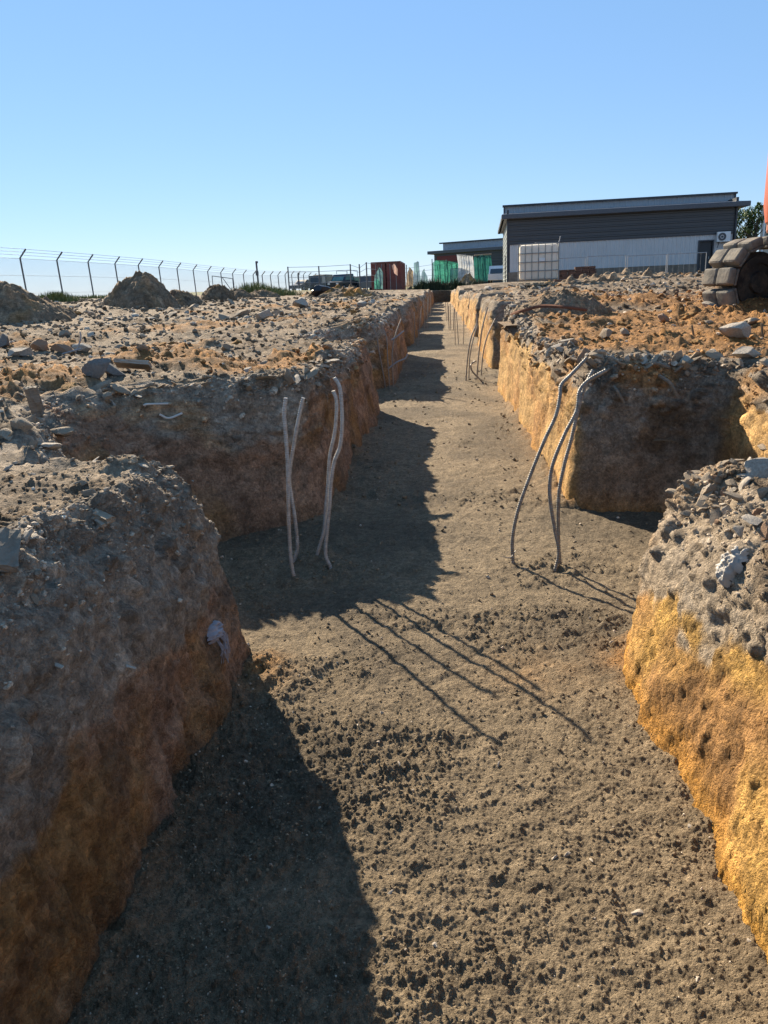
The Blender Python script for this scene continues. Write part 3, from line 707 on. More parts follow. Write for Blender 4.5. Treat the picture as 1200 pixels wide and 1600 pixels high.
# pale pebbles on the floor, as in the photograph
PEB = [rock_mesh('pebble', 300+i, M_PALE, sub=2, planes=13, depth=(.35, .75), stretch=(1, .65, .55)) for i in range(4)]
for (px, py, s, lab) in [(624,1203,.017,'white flint chip lying alone in the middle of the trench floor'), (779,1195,.016,'round pale pebble on the trench floor beside the long bar shadows'),
        (560,1142,.011,'small white chip on the trench floor above the lone flint'), (706,1118,.010,'pale chip on the trench floor beside the curved bar shadow'), (996,1425,.024,'long curved pale shell of stone on the crumbly floor'),
        (1090,1530,.013,'white pebble near the foot of the ochre wall, lowest one'), (925,1345,.016,'flat tan pebble on the crumbly trench floor'), (867,1340,.015,'left one of two tan pebbles lying side by side'),
        (886,1337,.015,'right one of two tan pebbles lying side by side'), (1058,1222,.02,'upright white chip near the foot of the ochre wall'), (1082,1296,.022,'pale grey stone at the foot of the ochre wall'),
        (1125,1320,.028,'largest pale stone at the foot of the ochre wall'), (368,1253,.012,'white chip lying in the shade by the left wall'), (610,1405,.015,'tan pebble on the edge of a crumbly ridge'),
        (982,1135,.012,'white pebble standing on the floor by the ochre wall'), (1172,1478,.02,'pale pink pebble at the foot of the ochre wall'), (680,1490,.014,'pale pebble on the smooth trodden floor'), (420,1460,.014,'pale stone lying in the shade in the foreground')]:
    P = hit_floor(px, py)
    put('pebble', random.choice(PEB), (P[0], P[1], floor_z(P[0], P[1])+s*.12), s*.85, (random.uniform(-.6, .6), random.uniform(-.6, .6), random.uniform(0, 6)), lab, 'pebble', 'pale pebbles on the trench floor')
# loose small rubble and crumbs that nobody could count
def stuff_stones(name, P, size, base, label_kind='stuff', sub=1, flat=.6):
    n = len(P); VV = []; CC = []
    v0 = [rock_v(500+i, sub=sub, planes=6, rough=.10, stretch=(1, .8, flat)) for i in range(12)]; f0 = ICO[sub][1]; m = len(v0[0])
    a = rng.uniform(0, 2*pi, n); t = rng.uniform(-.7, .7, (n, 2)); pick = rng.randint(0, 12, n)
    V = np.array([v0[p] for p in pick])*size[:, None, None]
    ca, sa = np.cos(a)[:, None], np.sin(a)[:, None]
    x = V[..., 0]*ca-V[..., 1]*sa; y = V[..., 0]*sa+V[..., 1]*ca; z = V[..., 2]
    y2 = y*np.cos(t[:, :1])-z*np.sin(t[:, :1]); z = y*np.sin(t[:, :1])+z*np.cos(t[:, :1]); y = y2
    x2 = x*np.cos(t[:, 1:])-z*np.sin(t[:, 1:]); z = x*np.sin(t[:, 1:])+z*np.cos(t[:, 1:]); x = x2
    V = np.stack([x, y, z], -1)+P[:, None]
    Fq = (f0[None]+(np.arange(n)*m)[:, None, None]).reshape(-1, 3)
    Cc = np.repeat(base, m, axis=0)
    o = mesh_np(name, V.reshape(-1, 3), Fq, M_STUFF, None, Cc, smooth=False)
    return tag(o, kind='stuff')
i = rng.choice(sel, 16000); P = TV[i]; r = np.hypot(P[:, 0], P[:, 1])
size = np.clip(r*rng.choice([.0022, .003, .004, .0055], len(P), p=[.4, .35, .18, .07]), .004, .12)
calm = np.exp(-((P[:, 0]+1.9)/.9)**2-((P[:, 1]-2.3)/.9)**2); kp = rng.rand(len(P)) > .8*calm; i, P, r, size = i[kp], P[kp], r[kp], size[kp]
o1, _ = top_masks(P[:, 0], P[:, 1])
base = np.where((rng.rand(len(P)) < .10)[:, None], PALE*rng.uniform(.9, 1.4, (len(P), 1)), TC[i]*rng.uniform(.7, 1.25, (len(P), 1)))
P = P.copy(); P[:, 2] += size*.15
tag(stuff_stones('loose_rubble', P, size, base), 'fine grey and orange rubble strewn over both banks', 'rubble')
Ps = []; Ss = []; Bs = []
for Cq, (Pd, Nn, q, rr) in zip(RIMC, RIM):
    mk = np.nonzero((q > .35) & (q < 1.6) & (rr < 14) & (rr > 1.0)); k = rng.randint(0, len(mk[0]), 7000)
    a, c = mk[0][k], mk[1][k]; s = rr[a, c]*rng.choice([.002, .003, .0042, .0065], len(k), p=[.4, .35, .18, .07])
    pr = rng.rand(len(k)) < np.clip((q[a, c]-.33)*2.0, .05, 1); a, c, s = a[pr], c[pr], s[pr]
    Ps.append(Pd[a, c]+Nn[a, c]*(s*.15)[:, None]); Ss.append(s)
    Bs.append(np.where((rng.rand(len(s)) < .12)[:, None], PALE*rng.uniform(.9, 1.4, (len(s), 1)), Cq[a, c]*rng.uniform(.7, 1.25, (len(s), 1))))
tag(stuff_stones('shoulder_rubble', np.concatenate(Ps), np.concatenate(Ss), np.concatenate(Bs)), 'small grey stones embedded along the edges of the trench', 'rubble')
k = rng.randint(0, len(FV), 34000); P = FV[k].copy(); r = np.hypot(P[:, 0], P[:, 1])
lo = floor_disp(P[:, 0], P[:, 1], r)[1]
kp = (rng.rand(len(P)) < .15+.85*lo) & (np.abs(P[:, 0]) < 1.9) & (r < 16); P, r = P[kp], r[kp]
size = np.clip(r*rng.choice([.0014, .002, .0027, .004], len(P), p=[.45, .33, .17, .05]), .003, .03)
base = np.where((rng.rand(len(P)) < .05)[:, None], PALE*rng.uniform(.8, 1.4, (len(P), 1)), FL*rng.uniform(.65, 1.25, (len(P), 1)))
P[:, 2] += size*.2
tag(stuff_stones('floor_crumbs', P, size, base, flat=.75), 'dark crumbs of soil scattered over the trench floor', 'crumbs')
print('stones', time.time()-T0, cnt)
# ================================================================== things
def spline(pts, step):
    P = [np.array(p, float) for p in pts]; P = [2*P[0]-P[1]]+P+[2*P[-1]-P[-2]]; out = []
    for i in range(1, len(P)-2):
        n = max(2, int(np.linalg.norm(P[i+1]-P[i])/step))
        for k in range(n):
            t = k/n; a, b, c, d = P[i-1], P[i], P[i+1], P[i+2]
            out.append(.5*((2*b)+(-a+c)*t+(2*a-5*b+4*c-d)*t*t+(-a+3*b-3*c+d)*t**3))
    out.append(P[-2]); return out
# ------------------------------------------------------------------ starter bars
def starter_bar(pix, Y, label, group, r=.0104, near=True, lean=0.0, tie=None):
    base = aty(pix[0][0], pix[0][1], Y)
    n = len(pix); pts = [aty(p[0], p[1], Y+lean*k/(n-1)) for k, p in enumerate(pix)]
    pts = [pts[0]+np.array([0, 0, -.12])]+pts
    sp = spline(pts, .0042 if near else .05)
    rad = [r*(1.13 if (i//1) % 3 == 0 else .96) for i in range(len(sp))] if near else r
    o = MB().tube(sp, rad, 9 if near else 6).build('starter_bar', (M_REBARL if 'left' in group else M_REBAR) if near else M_REBARFAR, None, True, origin=pts[1])
    tag(o, label, 'steel bar', group)
    if tie:
        tp = spline([aty(p[0], p[1], Y+p[2]) for p in tie], .01)
        MB().tube([q-pts[1] for q in tp], .0028, 6).build('tie_wire', M_REBAR, o, True)
    return o
z7 = lambda L: [(360+a/3, 540+b/3) for a, b in L]
z8 = lambda L: [(740+a/2.609, 500+b/2.609) for a, b in L]
z5 = lambda L: [(540+a/3.75, 440+b/3.75) for a, b in L]
GL, GR_ = 'starter bars in the near left pad', 'starter bars in the near right pad'
starter_bar(z7([(302,1102),(285,1010),(275,850),(270,650),(268,540),(258,400),(252,320),(260,245)]), 4.07, 'tall ribbed steel bar, leftmost of the four rising from the near left pad', GL)
starter_bar(z7([(298,1018),(314,940),(303,810),(288,715),(277,610),(300,450),(320,340),(341,245)]), 4.36, 'ribbed steel bar leaning right that crosses the leftmost bar, tie wire at its foot', GL, tie=[(360+245/3, 540+1055/3, 0), (360+270/3, 540+1028/3, -.02), (360+305/3, 540+1015/3, 0.02)])
starter_bar(z7([(472,1050),(447,980),(452,880),(465,750),(472,640),(487,545),(514,470),(524,350),(514,205),(487,150)]), 4.22, 'tallest ribbed steel bar of the near left pad, hooked at the top', GL)
starter_bar(z7([(405,992),(438,870),(447,760),(457,650),(466,520),(490,400),(498,270),(482,212)]), 4.42, 'ribbed steel bar running close behind the tallest hooked bar', GL)
starter_bar(z8([(163,1025),(158,900),(180,780),(225,650),(285,500),(335,390),(352,310),(357,265),(400,220),(462,155)]), 4.22, 'long bowed steel bar with a kinked top, leftmost of the near right pad', GR_, lean=.25, tie=[(740+118/2.609, 500+965/2.609, -.03), (740+150/2.609, 500+968/2.609, -.02), (740+172/2.609, 500+940/2.609, .03)])
starter_bar(z8([(327,1045),(347,950),(330,850),(311,720),(320,600),(370,470),(420,370),(432,290),(470,245),(540,205)]), 4.12, 'bowed steel bar bent over to the right at its top, between two others', GR_, lean=.2)
starter_bar(z8([(353,1010),(346,900),(347,720),(370,590),(400,480),(425,370),(455,270),(487,205)]), 4.2, 'ribbed steel bar with a straight tip, rightmost of the near right pad', GR_, lean=.15)
g = 'starter bars in the second left pad'
starter_bar(z5([(230,592),(212,490),(195,400),(180,310),(135,230)]), 12.0, 'thin rusty bar bending left, first in the second left pad', g, .010, False)
starter_bar(z5([(259,622),(247,450),(240,330),(205,240)]), 11.9, 'thin rusty bar in the middle of the second left pad', g, .010, False)
b3 = starter_bar(z5([(281,612),(274,430),(290,320),(327,218)]), 12.0, 'thin bar bending right with two pale cross ties in the second left pad', g, .011, False)
for L in ([(268,342),(300,322),(342,288)], [(248,512),(300,472),(350,450),(362,425)]):
    q0 = Vector(b3.location); tp = spline([aty(*p, 12.0) for p in z5(L)], .03)
    MB().tube([Vector(q)-q0 for q in tp], .012, 6).build('cross_tie', M_WIRE, b3, True)
g = 'starter bars in the second right pad'
starter_bar(z5([(705,590),(715,450),(735,330),(770,240),(765,190)]), 12.5, 'bar bowed to the right, leftmost in the second right pad', g, .012, False)
starter_bar(z5([(722,585),(728,440),(750,330),(775,250)]), 12.7, 'bar close to the leftmost bar of the second right pad', g, .010, False)
starter_bar(z5([(768,590),(778,450),(800,280),(832,150)]), 12.6, 'tallest bar of the second right pad, leaning right', g, .012, False)
starter_bar(z5([(795,545),(806,420),(830,320),(878,215)]), 13.3, 'bar leaning far right over the second right pad', g, .011, False)
starter_bar(z5([(812,606),(780,565),(745,530),(733,490),(760,465)]), 12.4, 'short curled bar lying low at the foot of the second right pad', g, .013, False)
for nm, L, Y in (('third right', [[(642,375),(640,160)], [(662,372),(655,260),(648,178)], [(690,368),(693,270),(688,180)]], 19.8), ('third left', [[(402,356),(406,260),(402,178)], [(424,354),(436,240),(445,145)]], 19.6),
                 ('fourth right', [[(606,275),(602,140)], [(616,274),(612,130)], [(632,268),(636,150)]], 26.2), ('fourth left', [[(462,262),(458,110)], [(478,258),(482,100)]], 26.6),
                 ('fifth right', [[(590,218),(586,120)], [(600,222),(598,118)]], 34), ('fifth left', [[(488,192),(486,85)], [(498,190),(500,80)]], 34)):
    for p in L: starter_bar(z5(p), Y, 'thin upright starter bar standing far off in the %s pad' % nm, 'starter bars in the %s pad' % nm, .010 if Y < 22 else .013, False)
print('bars', time.time()-T0)
# ------------------------------------------------------------------ spoil heaps
M_SPOIL = soil_mat('spoil_soil', 9, 40, .8, .4)
def heap(px, py, Z, rx, ry, h, seed, label, dark=1.0, orange=.2):
    c = at(px, py, Z); c = np.array([c[0], c[1], surf_z(c[0], c[1])])
    n = 96; u = np.linspace(-1.25, 1.25, n); A, B = np.meshgrid(u, u, indexing='ij'); X = A*rx; Y = B*ry
    rr = np.sqrt(A*A+B*B)*(1+.22*fbm(A*1.3+seed, B*1.3, seed, 3))
    t = np.clip(1-rr, 0, 1)
    z = h*np.minimum(t*1.35, .55+.45*t)*(1+.25*fbm(A*2.2, B*2.2, seed+3, 3))
    cc, tn = clods(X+seed*3, Y, .33*rx/1.6, .7, .03*rx, .09*rx, seed); c2, t2 = clods(X, Y+seed, .15*rx/1.6, .8, .015*rx, .045*rx, seed+1)
    z = z+1.5*(cc+c2)*sst(0, .15, t)+.09*h*ridge(A*6, B*6, seed, 4)*sst(0, .2, t)+.06*h*fbm(A*9, B*9, seed, 3)*sst(0, .2, t)-.12*(1-sst(0, .10, t))
    zz = np.array([surf_z(c[0]+a, c[1]+b) for a, b in zip((-rx, 0, rx), (0, 0, 0))])
    slope = np.interp(X, [-rx, 0, rx], zz-c[2]); z = z+slope
    nn = fbm(A*2, B*2, seed+1, 4); C = mixc(np.broadcast_to(BROWN*1.5*dark, X.shape+(3,)), ORG*.8*dark, orange*sst(-.2, .5, nn)*2.0); C = C*(1+.3*fbm(A*8, B*8, 3, 3)+.3*(tn-.4))[..., None]
    idx = np.arange(n*n).reshape(n, n); f = np.stack([idx[:-1, :-1], idx[1:, :-1], idx[1:, 1:], idx[:-1, 1:]], -1).reshape(-1, 4)
    o = mesh_np('spoil_heap', np.stack([X, Y, z], -1).reshape(-1, 3), f, M_SPOIL, None, np.clip(C, .01, .9).reshape(-1, 3)); o.location = tuple(c)
    return tag(o, label, 'spoil heap', 'heaps of dug soil on the left bank')
heap(226, 474, 24, 1.15, 1.1, .92, 3, 'tallest brown spoil heap, standing in front of the fence', 1.0)
heap(282, 472, 25, .85, .9, .45, 5, 'low brown heap joined to the right foot of the tallest heap', .9)
heap(341, 467, 30, .75, .8, .58, 7, 'dark rounded heap before the gate in the fence', .75)
heap(372, 463, 33, .7, .7, .35, 8, 'small dark heap just right of the dark rounded heap', .8)
heap(-5, 500, 17.5, 1.6, 1.3, .74, 9, 'large brown heap cut by the left edge of the picture', 1.05, .35)
heap(60, 498, 19, 1.1, .9, .35, 12, 'low spread of clods at the foot of the leftmost heap', .9, .3)
heap(410, 462, 36, .9, .8, .30, 14, 'flat dark heap below the lone camera pole', .85)
heap(540, 466, 38, 2.2, 1.2, .42, 15, 'wide low orange heap in front of the parked trucks', 1.0, .8)
heap(880, 495, 10.0, .65, .5, .26, 17, 'small grey heap of clods on the right bank', 1.0, .15)
heap(960, 470, 24, 2.0, .9, .16, 18, 'long grey ridge of soil in front of the warehouse', 1.1, .1)
# ------------------------------------------------------------------ security fence on the left
def fence_pt(k):                                               # 3 m bays, running away from the camera
    a = at(44, 470, 34.0); b = at(399, 462, 69.7); t = k/12
    p = a+(b-a)*t; return np.array([p[0], p[1], surf_z(p[0], p[1])-.05])
M_MESH, n_, b_m = mat_new('chain_link')
tcm = N(n_, 'ShaderNodeTexCoord'); sx = N(n_, 'ShaderNodeSeparateXYZ'); n_.links.new(tcm.outputs['Object'], sx.inputs[0])
def lin(a, b_, op, v=None):
    q = N(n_, 'ShaderNodeMath', operation=op)
    for i, s in enumerate((a, b_)):
        if s is None: continue
        if isinstance(s, (int, float)): q.inputs[i].default_value = s
        else: n_.links.new(s, q.inputs[i])
    return q.outputs[0]
yz1 = lin(sx.outputs['Y'], sx.outputs['Z'], 'ADD'); yz2 = lin(sx.outputs['Y'], sx.outputs['Z'], 'SUBTRACT')
w1 = lin(lin(lin(yz1, 14.0, 'MULTIPLY'), None, 'FRACT'), .12, 'LESS_THAN'); w2 = lin(lin(lin(yz2, 14.0, 'MULTIPLY'), None, 'FRACT'), .12, 'LESS_THAN')
wm = lin(w1, w2, 'MAXIMUM')
tr = N(n_, 'ShaderNodeBsdfTransparent'); mxs = N(n_, 'ShaderNodeMixShader'); b_m.inputs['Base Color'].default_value = (.42, .44, .45, 1); b_m.inputs['Roughness'].default_value = .5
n_.links.new(wm, mxs.inputs[0]); n_.links.new(tr.outputs[0], mxs.inputs[1]); n_.links.new(b_m.outputs[0], mxs.inputs[2])
n_.links.new(mxs.outputs[0], [q for q in n_.nodes if q.type == 'OUTPUT_MATERIAL'][0].inputs[0])
def make_fence():
    p0 = Vector(fence_pt(0))
    root = thing('security_fence', p0, 'long chain link fence on grey posts with cranked barbed wire arms, left of the site', 'fence')
    L = lambda p: Vector(p)-p0
    K = list(range(-3, 27))
    top = 1.78
    for k in K:
        p = L(fence_pt(k)); tilt = Vector((-.03, 0, 0)); h = p+tilt*top+Vector((0, 0, top)); e = h+Vector((.32, 0, .36))
        r = .038 if k < 12 else .045
        MB().tube([p, h, e], r, 8).build('post', M_POST, root, True)
    ends = [L(fence_pt(k)) for k in K]
    m = MB()
    for a, b in zip(ends[:-1], ends[1:]):
        tl = Vector((-.03*top, 0, top)); m.add([a+Vector((.02, 0, .05)), b+Vector((.02, 0, .05)), b+tl, a+tl], [(0, 1, 2, 3)])
    m.build('chain_link', M_MESH, root)
    for z in (.30, 1.05, 1.76):
        MB().tube([e+Vector((-.03*z, 0, z)) for e in ends], .007, 5).build('line_wire', M_WIRE, root)
    for q in (.33, .66, .98):
        MB().tube([e+Vector((-.03*top+.32*q, 0, top+.36*q)) for e in ends], .009, 5).build('barbed_wire', M_WIRE, root)
    a = L(fence_pt(8.05)); b = L(fence_pt(9.7)); m = MB()            # a framed gate leaf
    for p, q in ((a, a+Vector((0, 0, 1.45))), (b, b+Vector((0, 0, 1.35))), (a+Vector((0, 0, 1.45)), b+Vector((0, 0, 1.35)))): m.tube([p+Vector((.2, 0, 0)), q+Vector((.2, 0, 0))], .03, 6)
    m.build('gate_frame', M_POST, root, True)
    a = L(fence_pt(9.05)); MB().tube([a+Vector((0, .0, 1.4)), a+Vector((.9, 0, 0))], .03, 6).build('brace', M_POST, root)
make_fence()
def pole(px, py0, py1, Z, r, label, head=False, cat='pole'):
    a = at(px, py0, Z); b = at(px, py1, Z); b[0], b[1] = a[0]-.0, a[1]
    o = thing('camera_pole' if head else 'post', a, label, cat)
    h = b[2]-a[2]
    MB().tube([(0, 0, -.3), (-.02*h, 0, h)], r, 8).build('shaft', M_POST, o, True)
    if head:
        MB().box((-.02*h+.05, -.05, h-.05), (.16, .34, .16), bev=.03).build('camera_head', M_POST, o)
        MB().box((-.02*h, 0, h-.9), (.22, .16, .34), bev=.02).build('junction_box', M_POST, o)
    return o
pole(404, 446, 409, 62, .075, 'lone dark pole with a camera head in front of the fence', True)
pole(467, 441, 427, 75, .07, 'short dark camera post behind the parked car', True)
# ------------------------------------------------------------------ site fence across the back
def rear_fence():
    pts = [(452, 450, 417), (500, 450, 416), (549, 449, 413), (563, 449, 413), (574, 449, 410), (636, 449, 414), (676, 448, 405), (698, 447, 406), (745, 446, 404)]
    P = [at(a, b, 60+(30 if a > 600 else 0)) for a, b, c in pts]; T = [at(a, c, 60+(30 if a > 600 else 0)) for a, b, c in pts]; p0 = Vector(P[0])
    root = thing('site_fence', p0, 'thin wire site fence on straight tall posts across the far end', 'fence')
    for p, t in zip(P, T):
        MB().tube([Vector((p[0], p[1], p[2]-.3))-p0, Vector((p[0], p[1], t[2]))-p0], .055, 6).build('post', M_POST, root, True)
    for dz in (.97, .75, .5, .24):
        MB().tube([Vector((p[0], p[1], P[i][2]+(T[i][2]-P[i][2])*dz*(.86 if i in (3, 5) else 1)*(.82 if i > 5 else 1)))-p0 for i, p in enumerate(P)], .016, 5).build('line_wire', M_WIRE, root)
rear_fence()
# ------------------------------------------------------------------ warehouse
def clad(name, c, ax, per, c2=None, rough=.5, depth=.02, var=.06):
    """profiled sheet: ribs across one object axis as relief, with faint weathering"""
    m, n, b = mat_new(name); tc = N(n, 'ShaderNodeTexCoord'); s = N(n, 'ShaderNodeSeparateXYZ'); n.links.new(tc.outputs['Object'], s.inputs[0])
    no = N(n, 'ShaderNodeTexNoise', Scale=.9, Detail=6.0, Roughness=.7); n.links.new(tc.outputs['Object'], no.inputs['Vector'])
    cr = N(n, 'ShaderNodeValToRGB'); cr.color_ramp.elements[0].position = .35; cr.color_ramp.elements[1].position = .68
    cr.color_ramp.elements[0].color = (*(c2 or [q*(1-2*var) for q in c]), 1); cr.color_ramp.elements[1].color = (*c, 1); n.links.new(no.outputs[0], cr.inputs[0])
    n.links.new(cr.outputs[0], b.inputs['Base Color']); b.inputs['Roughness'].default_value = rough
    return m
M_CLAD_D = clad('dark_cladding', (.052, .056, .062), 'Z', .3, rough=.42); M_CLAD_W = clad('white_cladding', (.56, .55, .54), 'X', .3, rough=.5); M_CLAD_G = clad('green_grey_cladding', (.14, .165, .155), 'Z', .3)
M_TRIM = plain('dark_trim', (.045, .05, .06), .45); M_GUT = plain('eave_trim', (.085, .095, .115), .4); M_ROOFL = clad('pale_roof_sheet', (.33, .37, .41), 'X', .4)
M_PLINTH = plain('plinth_brick', (.24, .19, .145), .9, 0, .2, 3, .3); M_DOOR = plain('dark_door', (.035, .038, .042), .5); M_GLASS = plain('window_glass', (.05, .06, .07), .12, 0, .1, 3, spec=.6)
M_WHITE = plain('white_paint', (.74, .74, .72), .5, 0, .06, 4); M_GREYP = plain('grey_plastic', (.10, .10, .105), .6)
def ribbed(mb, x0, x1, z0, z1, y, per, axis, dep):
    """a wall sheet with real trapezoid ribs, facing -y"""
    prof = []
    a, b = (x0, x1) if axis == 'x' else (z0, z1)
    t = a
    while t < b-1e-6:
        for f, d in ((0, 0), (.55, 0), (.65, -dep), (.9, -dep)):
            q = t+per*f
            if q < b: prof.append((q, d))
        t += per
    prof.append((b, 0)); n = len(prof)
    if axis == 'x': vs = [(q, y+d, z0) for q, d in prof]+[(q, y+d, z1) for q, d in prof]
    else: vs = [(x0, y+d, q) for q, d in prof]+[(x1, y+d, q) for q, d in prof]
    mb.add(vs, [(i, i+1, n+i+1, n+i) for i in range(n-1)]); return mb
def warehouse():
    A = at(784, 432, 56.0); B = at(1160, 430, 54.0); A[2] = B[2] = 1.75; p0 = Vector(A)
    ux = Vector(B-A); Lf = ux.length; rz = atan2(ux.y, ux.x)
    root = thing('warehouse', p0, 'low warehouse with dark upper cladding, white ribbed lower wall and overhanging eaves', 'warehouse', rz=rz)
    x0, x1, dep = .45, Lf-.75, 14.6
    Z = lambda zz: zz-1.75
    ribbed(MB(), x0, x1, Z(4.66), Z(6.42), 0, .33, 'z', .03).build('upper_wall', M_CLAD_D, root)
    dx0, dx1 = Lf-3.05, Lf-2.15                                     # door opening
    m = MB(); ribbed(m, x0+.12, dx0, Z(2.75), Z(4.66), .02, .3, 'x', .035); ribbed(m, dx1, x1-.1, Z(2.75), Z(4.66), .02, .3, 'x', .035); ribbed(m, dx0, dx1, Z(4.25), Z(4.66), .02, .3, 'x', .035); m.build('lower_wall', M_CLAD_W, root)
    MB().box(((x0+dx0)/2, .10, Z(2.2)), (dx0-x0, .3, 1.1)).box(((dx1+x1)/2, .10, Z(2.2)), (x1-dx1, .3, 1.1)).build('plinth', M_PLINTH, root)
    d = MB().box(((dx0+dx1)/2, .12, Z(3.1)), (dx1-dx0-.1, .06, 2.2)).build('door', M_DOOR, root); MB().bar(((dx1-.2), .05, Z(3.05)), ((dx1-.2), .05, Z(3.2)), .04, .04).build('handle', M_WIRE, d)
    m = MB(); m.box((dx0-.03, .0, Z(3.15)), (.09, .12, 2.25)).box((dx1+.03, .0, Z(3.15)), (.09, .12, 2.25)).box(((dx0+dx1)/2, .0, Z(4.26)), (dx1-dx0+.14, .125, .09)); m.build('door_frame', M_TRIM, root)
    MB().box((x0-.02, .05, Z(4.3)), (.14, .2, 5.4)).build('corner_trim', M_TRIM, root); MB().box((x1+.03, .05, Z(4.3)), (.16, .2, 5.4)).build('corner_trim', M_TRIM, root)
    MB().box(((x0+x1)/2, -.02, Z(4.67)), (x1-x0-.2, .07, .07)).build('flashing', M_TRIM, root)
    # left end wall faces -x: ribs built in a turned frame
    e = ribbed(MB(), -dep, -.2, Z(2.1), Z(6.42), 0, .33, 'z', .03); e.v = [(x0+v[1], -v[0], v[2]) for v in e.v]; e.build('end_wall', M_CLAD_G, root)
    MB().box((x0-.04, 6.2, Z(3.1)), (.06, .95, 2.1)).build('end_door', M_DOOR, root)
    MB().box((x1+.02, dep/2, Z(4.5)), (.1, dep-.4, 5.0)).build('right_wall', M_CLAD_D, root)
    MB().box(((x0+x1)/2, dep, Z(4.5)), (x1-x0, .1, 5.0)).build('back_wall', M_CLAD_D, root)
    # eaves: a boxed gutter all round, soffit below
    m = MB(); m.box((Lf/2, -.42, Z(6.52)), (Lf+.05, .26, .34), bev=.05).box((.10, dep/2, Z(6.53)), (.26, dep+.7, .30), bev=.05).box((Lf-.05, dep/2, Z(6.53)), (.26, dep+.7, .30), bev=.05); m.build('gutter', M_GUT, root)
    MB().box((Lf/2, dep/2-.1, Z(6.42)), (Lf-.1, dep+.4, .08)).build('soffit', M_TRIM, root)
    m = MB(); m.add([(0, -.5, Z(6.68)), (Lf, -.5, Z(6.68)), (Lf-.3, 2.0, Z(6.95)), (.2, 2.0, Z(6.95)), (0, dep+.3, Z(6.67)), (Lf, dep+.3, Z(6.67)), (Lf-.3, dep-2, Z(6.95)), (.2, dep-2, Z(6.95))], [(0, 1, 2, 3), (5, 4, 7, 6), (4, 0, 3, 7), (1, 5, 6, 2)]); m.build('roof', M_GUT, root)
    q = ribbed(MB(), .25, Lf-.35, Z(6.80), Z(7.42), 2.0, .4, 'x', .03).build('parapet', M_ROOFL, root)
    MB().box((Lf/2-.05, 2.05, Z(7.46)), (Lf-.3, .5, .12)).box((Lf-.32, 2.05, Z(7.14)), (.1, .3, .66)).box((.22, 2.05, Z(7.14)), (.1, .3, .66)).build('parapet_cap', M_TRIM, q)
    MB().box((Lf/2, dep/2+1, Z(7.3)), (Lf-.8, dep-4, .1)).build('roof_deck', M_ROOFL, root)
    MB().tube([(x1-.0, -.12, Z(6.42)), (x1, -.12, Z(2.0))], .06, 8).build('downpipe', M_TRIM, root, True)
    return root, Lf, rz, p0
WH, WL, WRZ, WP = warehouse()
def air_conditioner():
    c = WP+Matrix.Rotation(WRZ, 3, 'Z') @ Vector((WL-1.55, -.28, 0)); a = at(1138, 376, 53.5)
    o = thing('air_conditioner', (c.x, c.y, a[2]-.1), 'white outdoor air conditioner unit on brackets above the warehouse door', 'air conditioner', rz=WRZ)
    MB().box((0, 0, .36), (.88, .30, .66), bev=.025).build('casing', M_WHITE, o)
    gr = MB().disc((-.12, -.165, .36), .26, .04, 'y', 28, .13).build('fan_guard', M_GREYP, o); MB().disc((-.12, -.165, .36), .08, .05, 'y', 16).build('fan_hub', M_GREYP, gr)
    m = MB(); 
    for x in (-.3, .3): m.bar((x, -.2, -.01), (x, .2, -.01), .04, .04); m.bar((x, -.15, -.02), (x, .22, -.34), .03, .03)
    m.build('bracket', M_TRIM, o)
    MB().tube([(.3, .1, 0), (.32, .14, -.4), (.31, .16, -.9)], .025, 6).build('pipe', M_GREYP, o, True)
air_conditioner()
def rear_store():
    A = at(675, 432, 106.0); B = at(800, 428, 101.0); A[2] = B[2] = 2.0; p0 = Vector(A); ux = Vector(B-A); Lf = ux.length; rz = atan2(ux.y, ux.x)
    root = thing('storage_building', p0, 'distant low dark building with a pale roof edge, half hidden by the warehouse', 'building', rz=rz)
    Z = lambda q: q-2.0
    ribbed(MB(), .4, Lf, Z(1.8), Z(6.6), 0, .35, 'z', .03).build('wall', M_CLAD_D, root)
    e = ribbed(MB(), -10, -.2, Z(1.8), Z(6.6), 0, .35, 'z', .03); e.v = [(.4+v[1], -v[0], v[2]) for v in e.v]; e.build('end_wall', M_CLAD_G, root)
    MB().box((Lf/2, -.4, Z(6.78)), (Lf+.8, .3, .42), bev=.05).box((-.3, 5, Z(6.78)), (.3, 10.5, .40), bev=.05).build('gutter', M_GUT, root)
    q = ribbed(MB(), .9, Lf, Z(6.42), Z(8.0), 2, .4, 'x', .03).build('parapet', M_ROOFL, root); MB().box((Lf/2+.4, 2.05, Z(8.06)), (Lf, .5, .16)).build('parapet_cap', M_TRIM, q)
    MB().box((Lf/2, 5, Z(6.95)), (Lf, 10, .1)).build('roof', M_GUT, root)
    MB().box((2.4, -.06, Z(5.9)), (3.1, .12, .75)).build('fascia_board', plain('maroon_board', (.16, .035, .035), .6), root)
rear_store()
def corner_building():
    A = at(1183, 420, 90); A[2] = 2.2; o = thing('grey_building', A, 'grey flat topped building corner behind the tree at the right edge', 'building', rz=radians(-22))
    MB().box((4, 3, 3.6), (8, 6, 7.2)).build('wall', clad('grey_wall', (.30, .31, .32), 'X', .4), o); MB().box((4, 3, 7.3), (8.4, 6.4, .25)).build('roof_edge', M_TRIM, o)
    for x in (1.4, 3.6): w_ = MB().box((x, -.03, 5.2), (1.2, .06, 1.1)).build('window', M_GLASS, o)
corner_building()
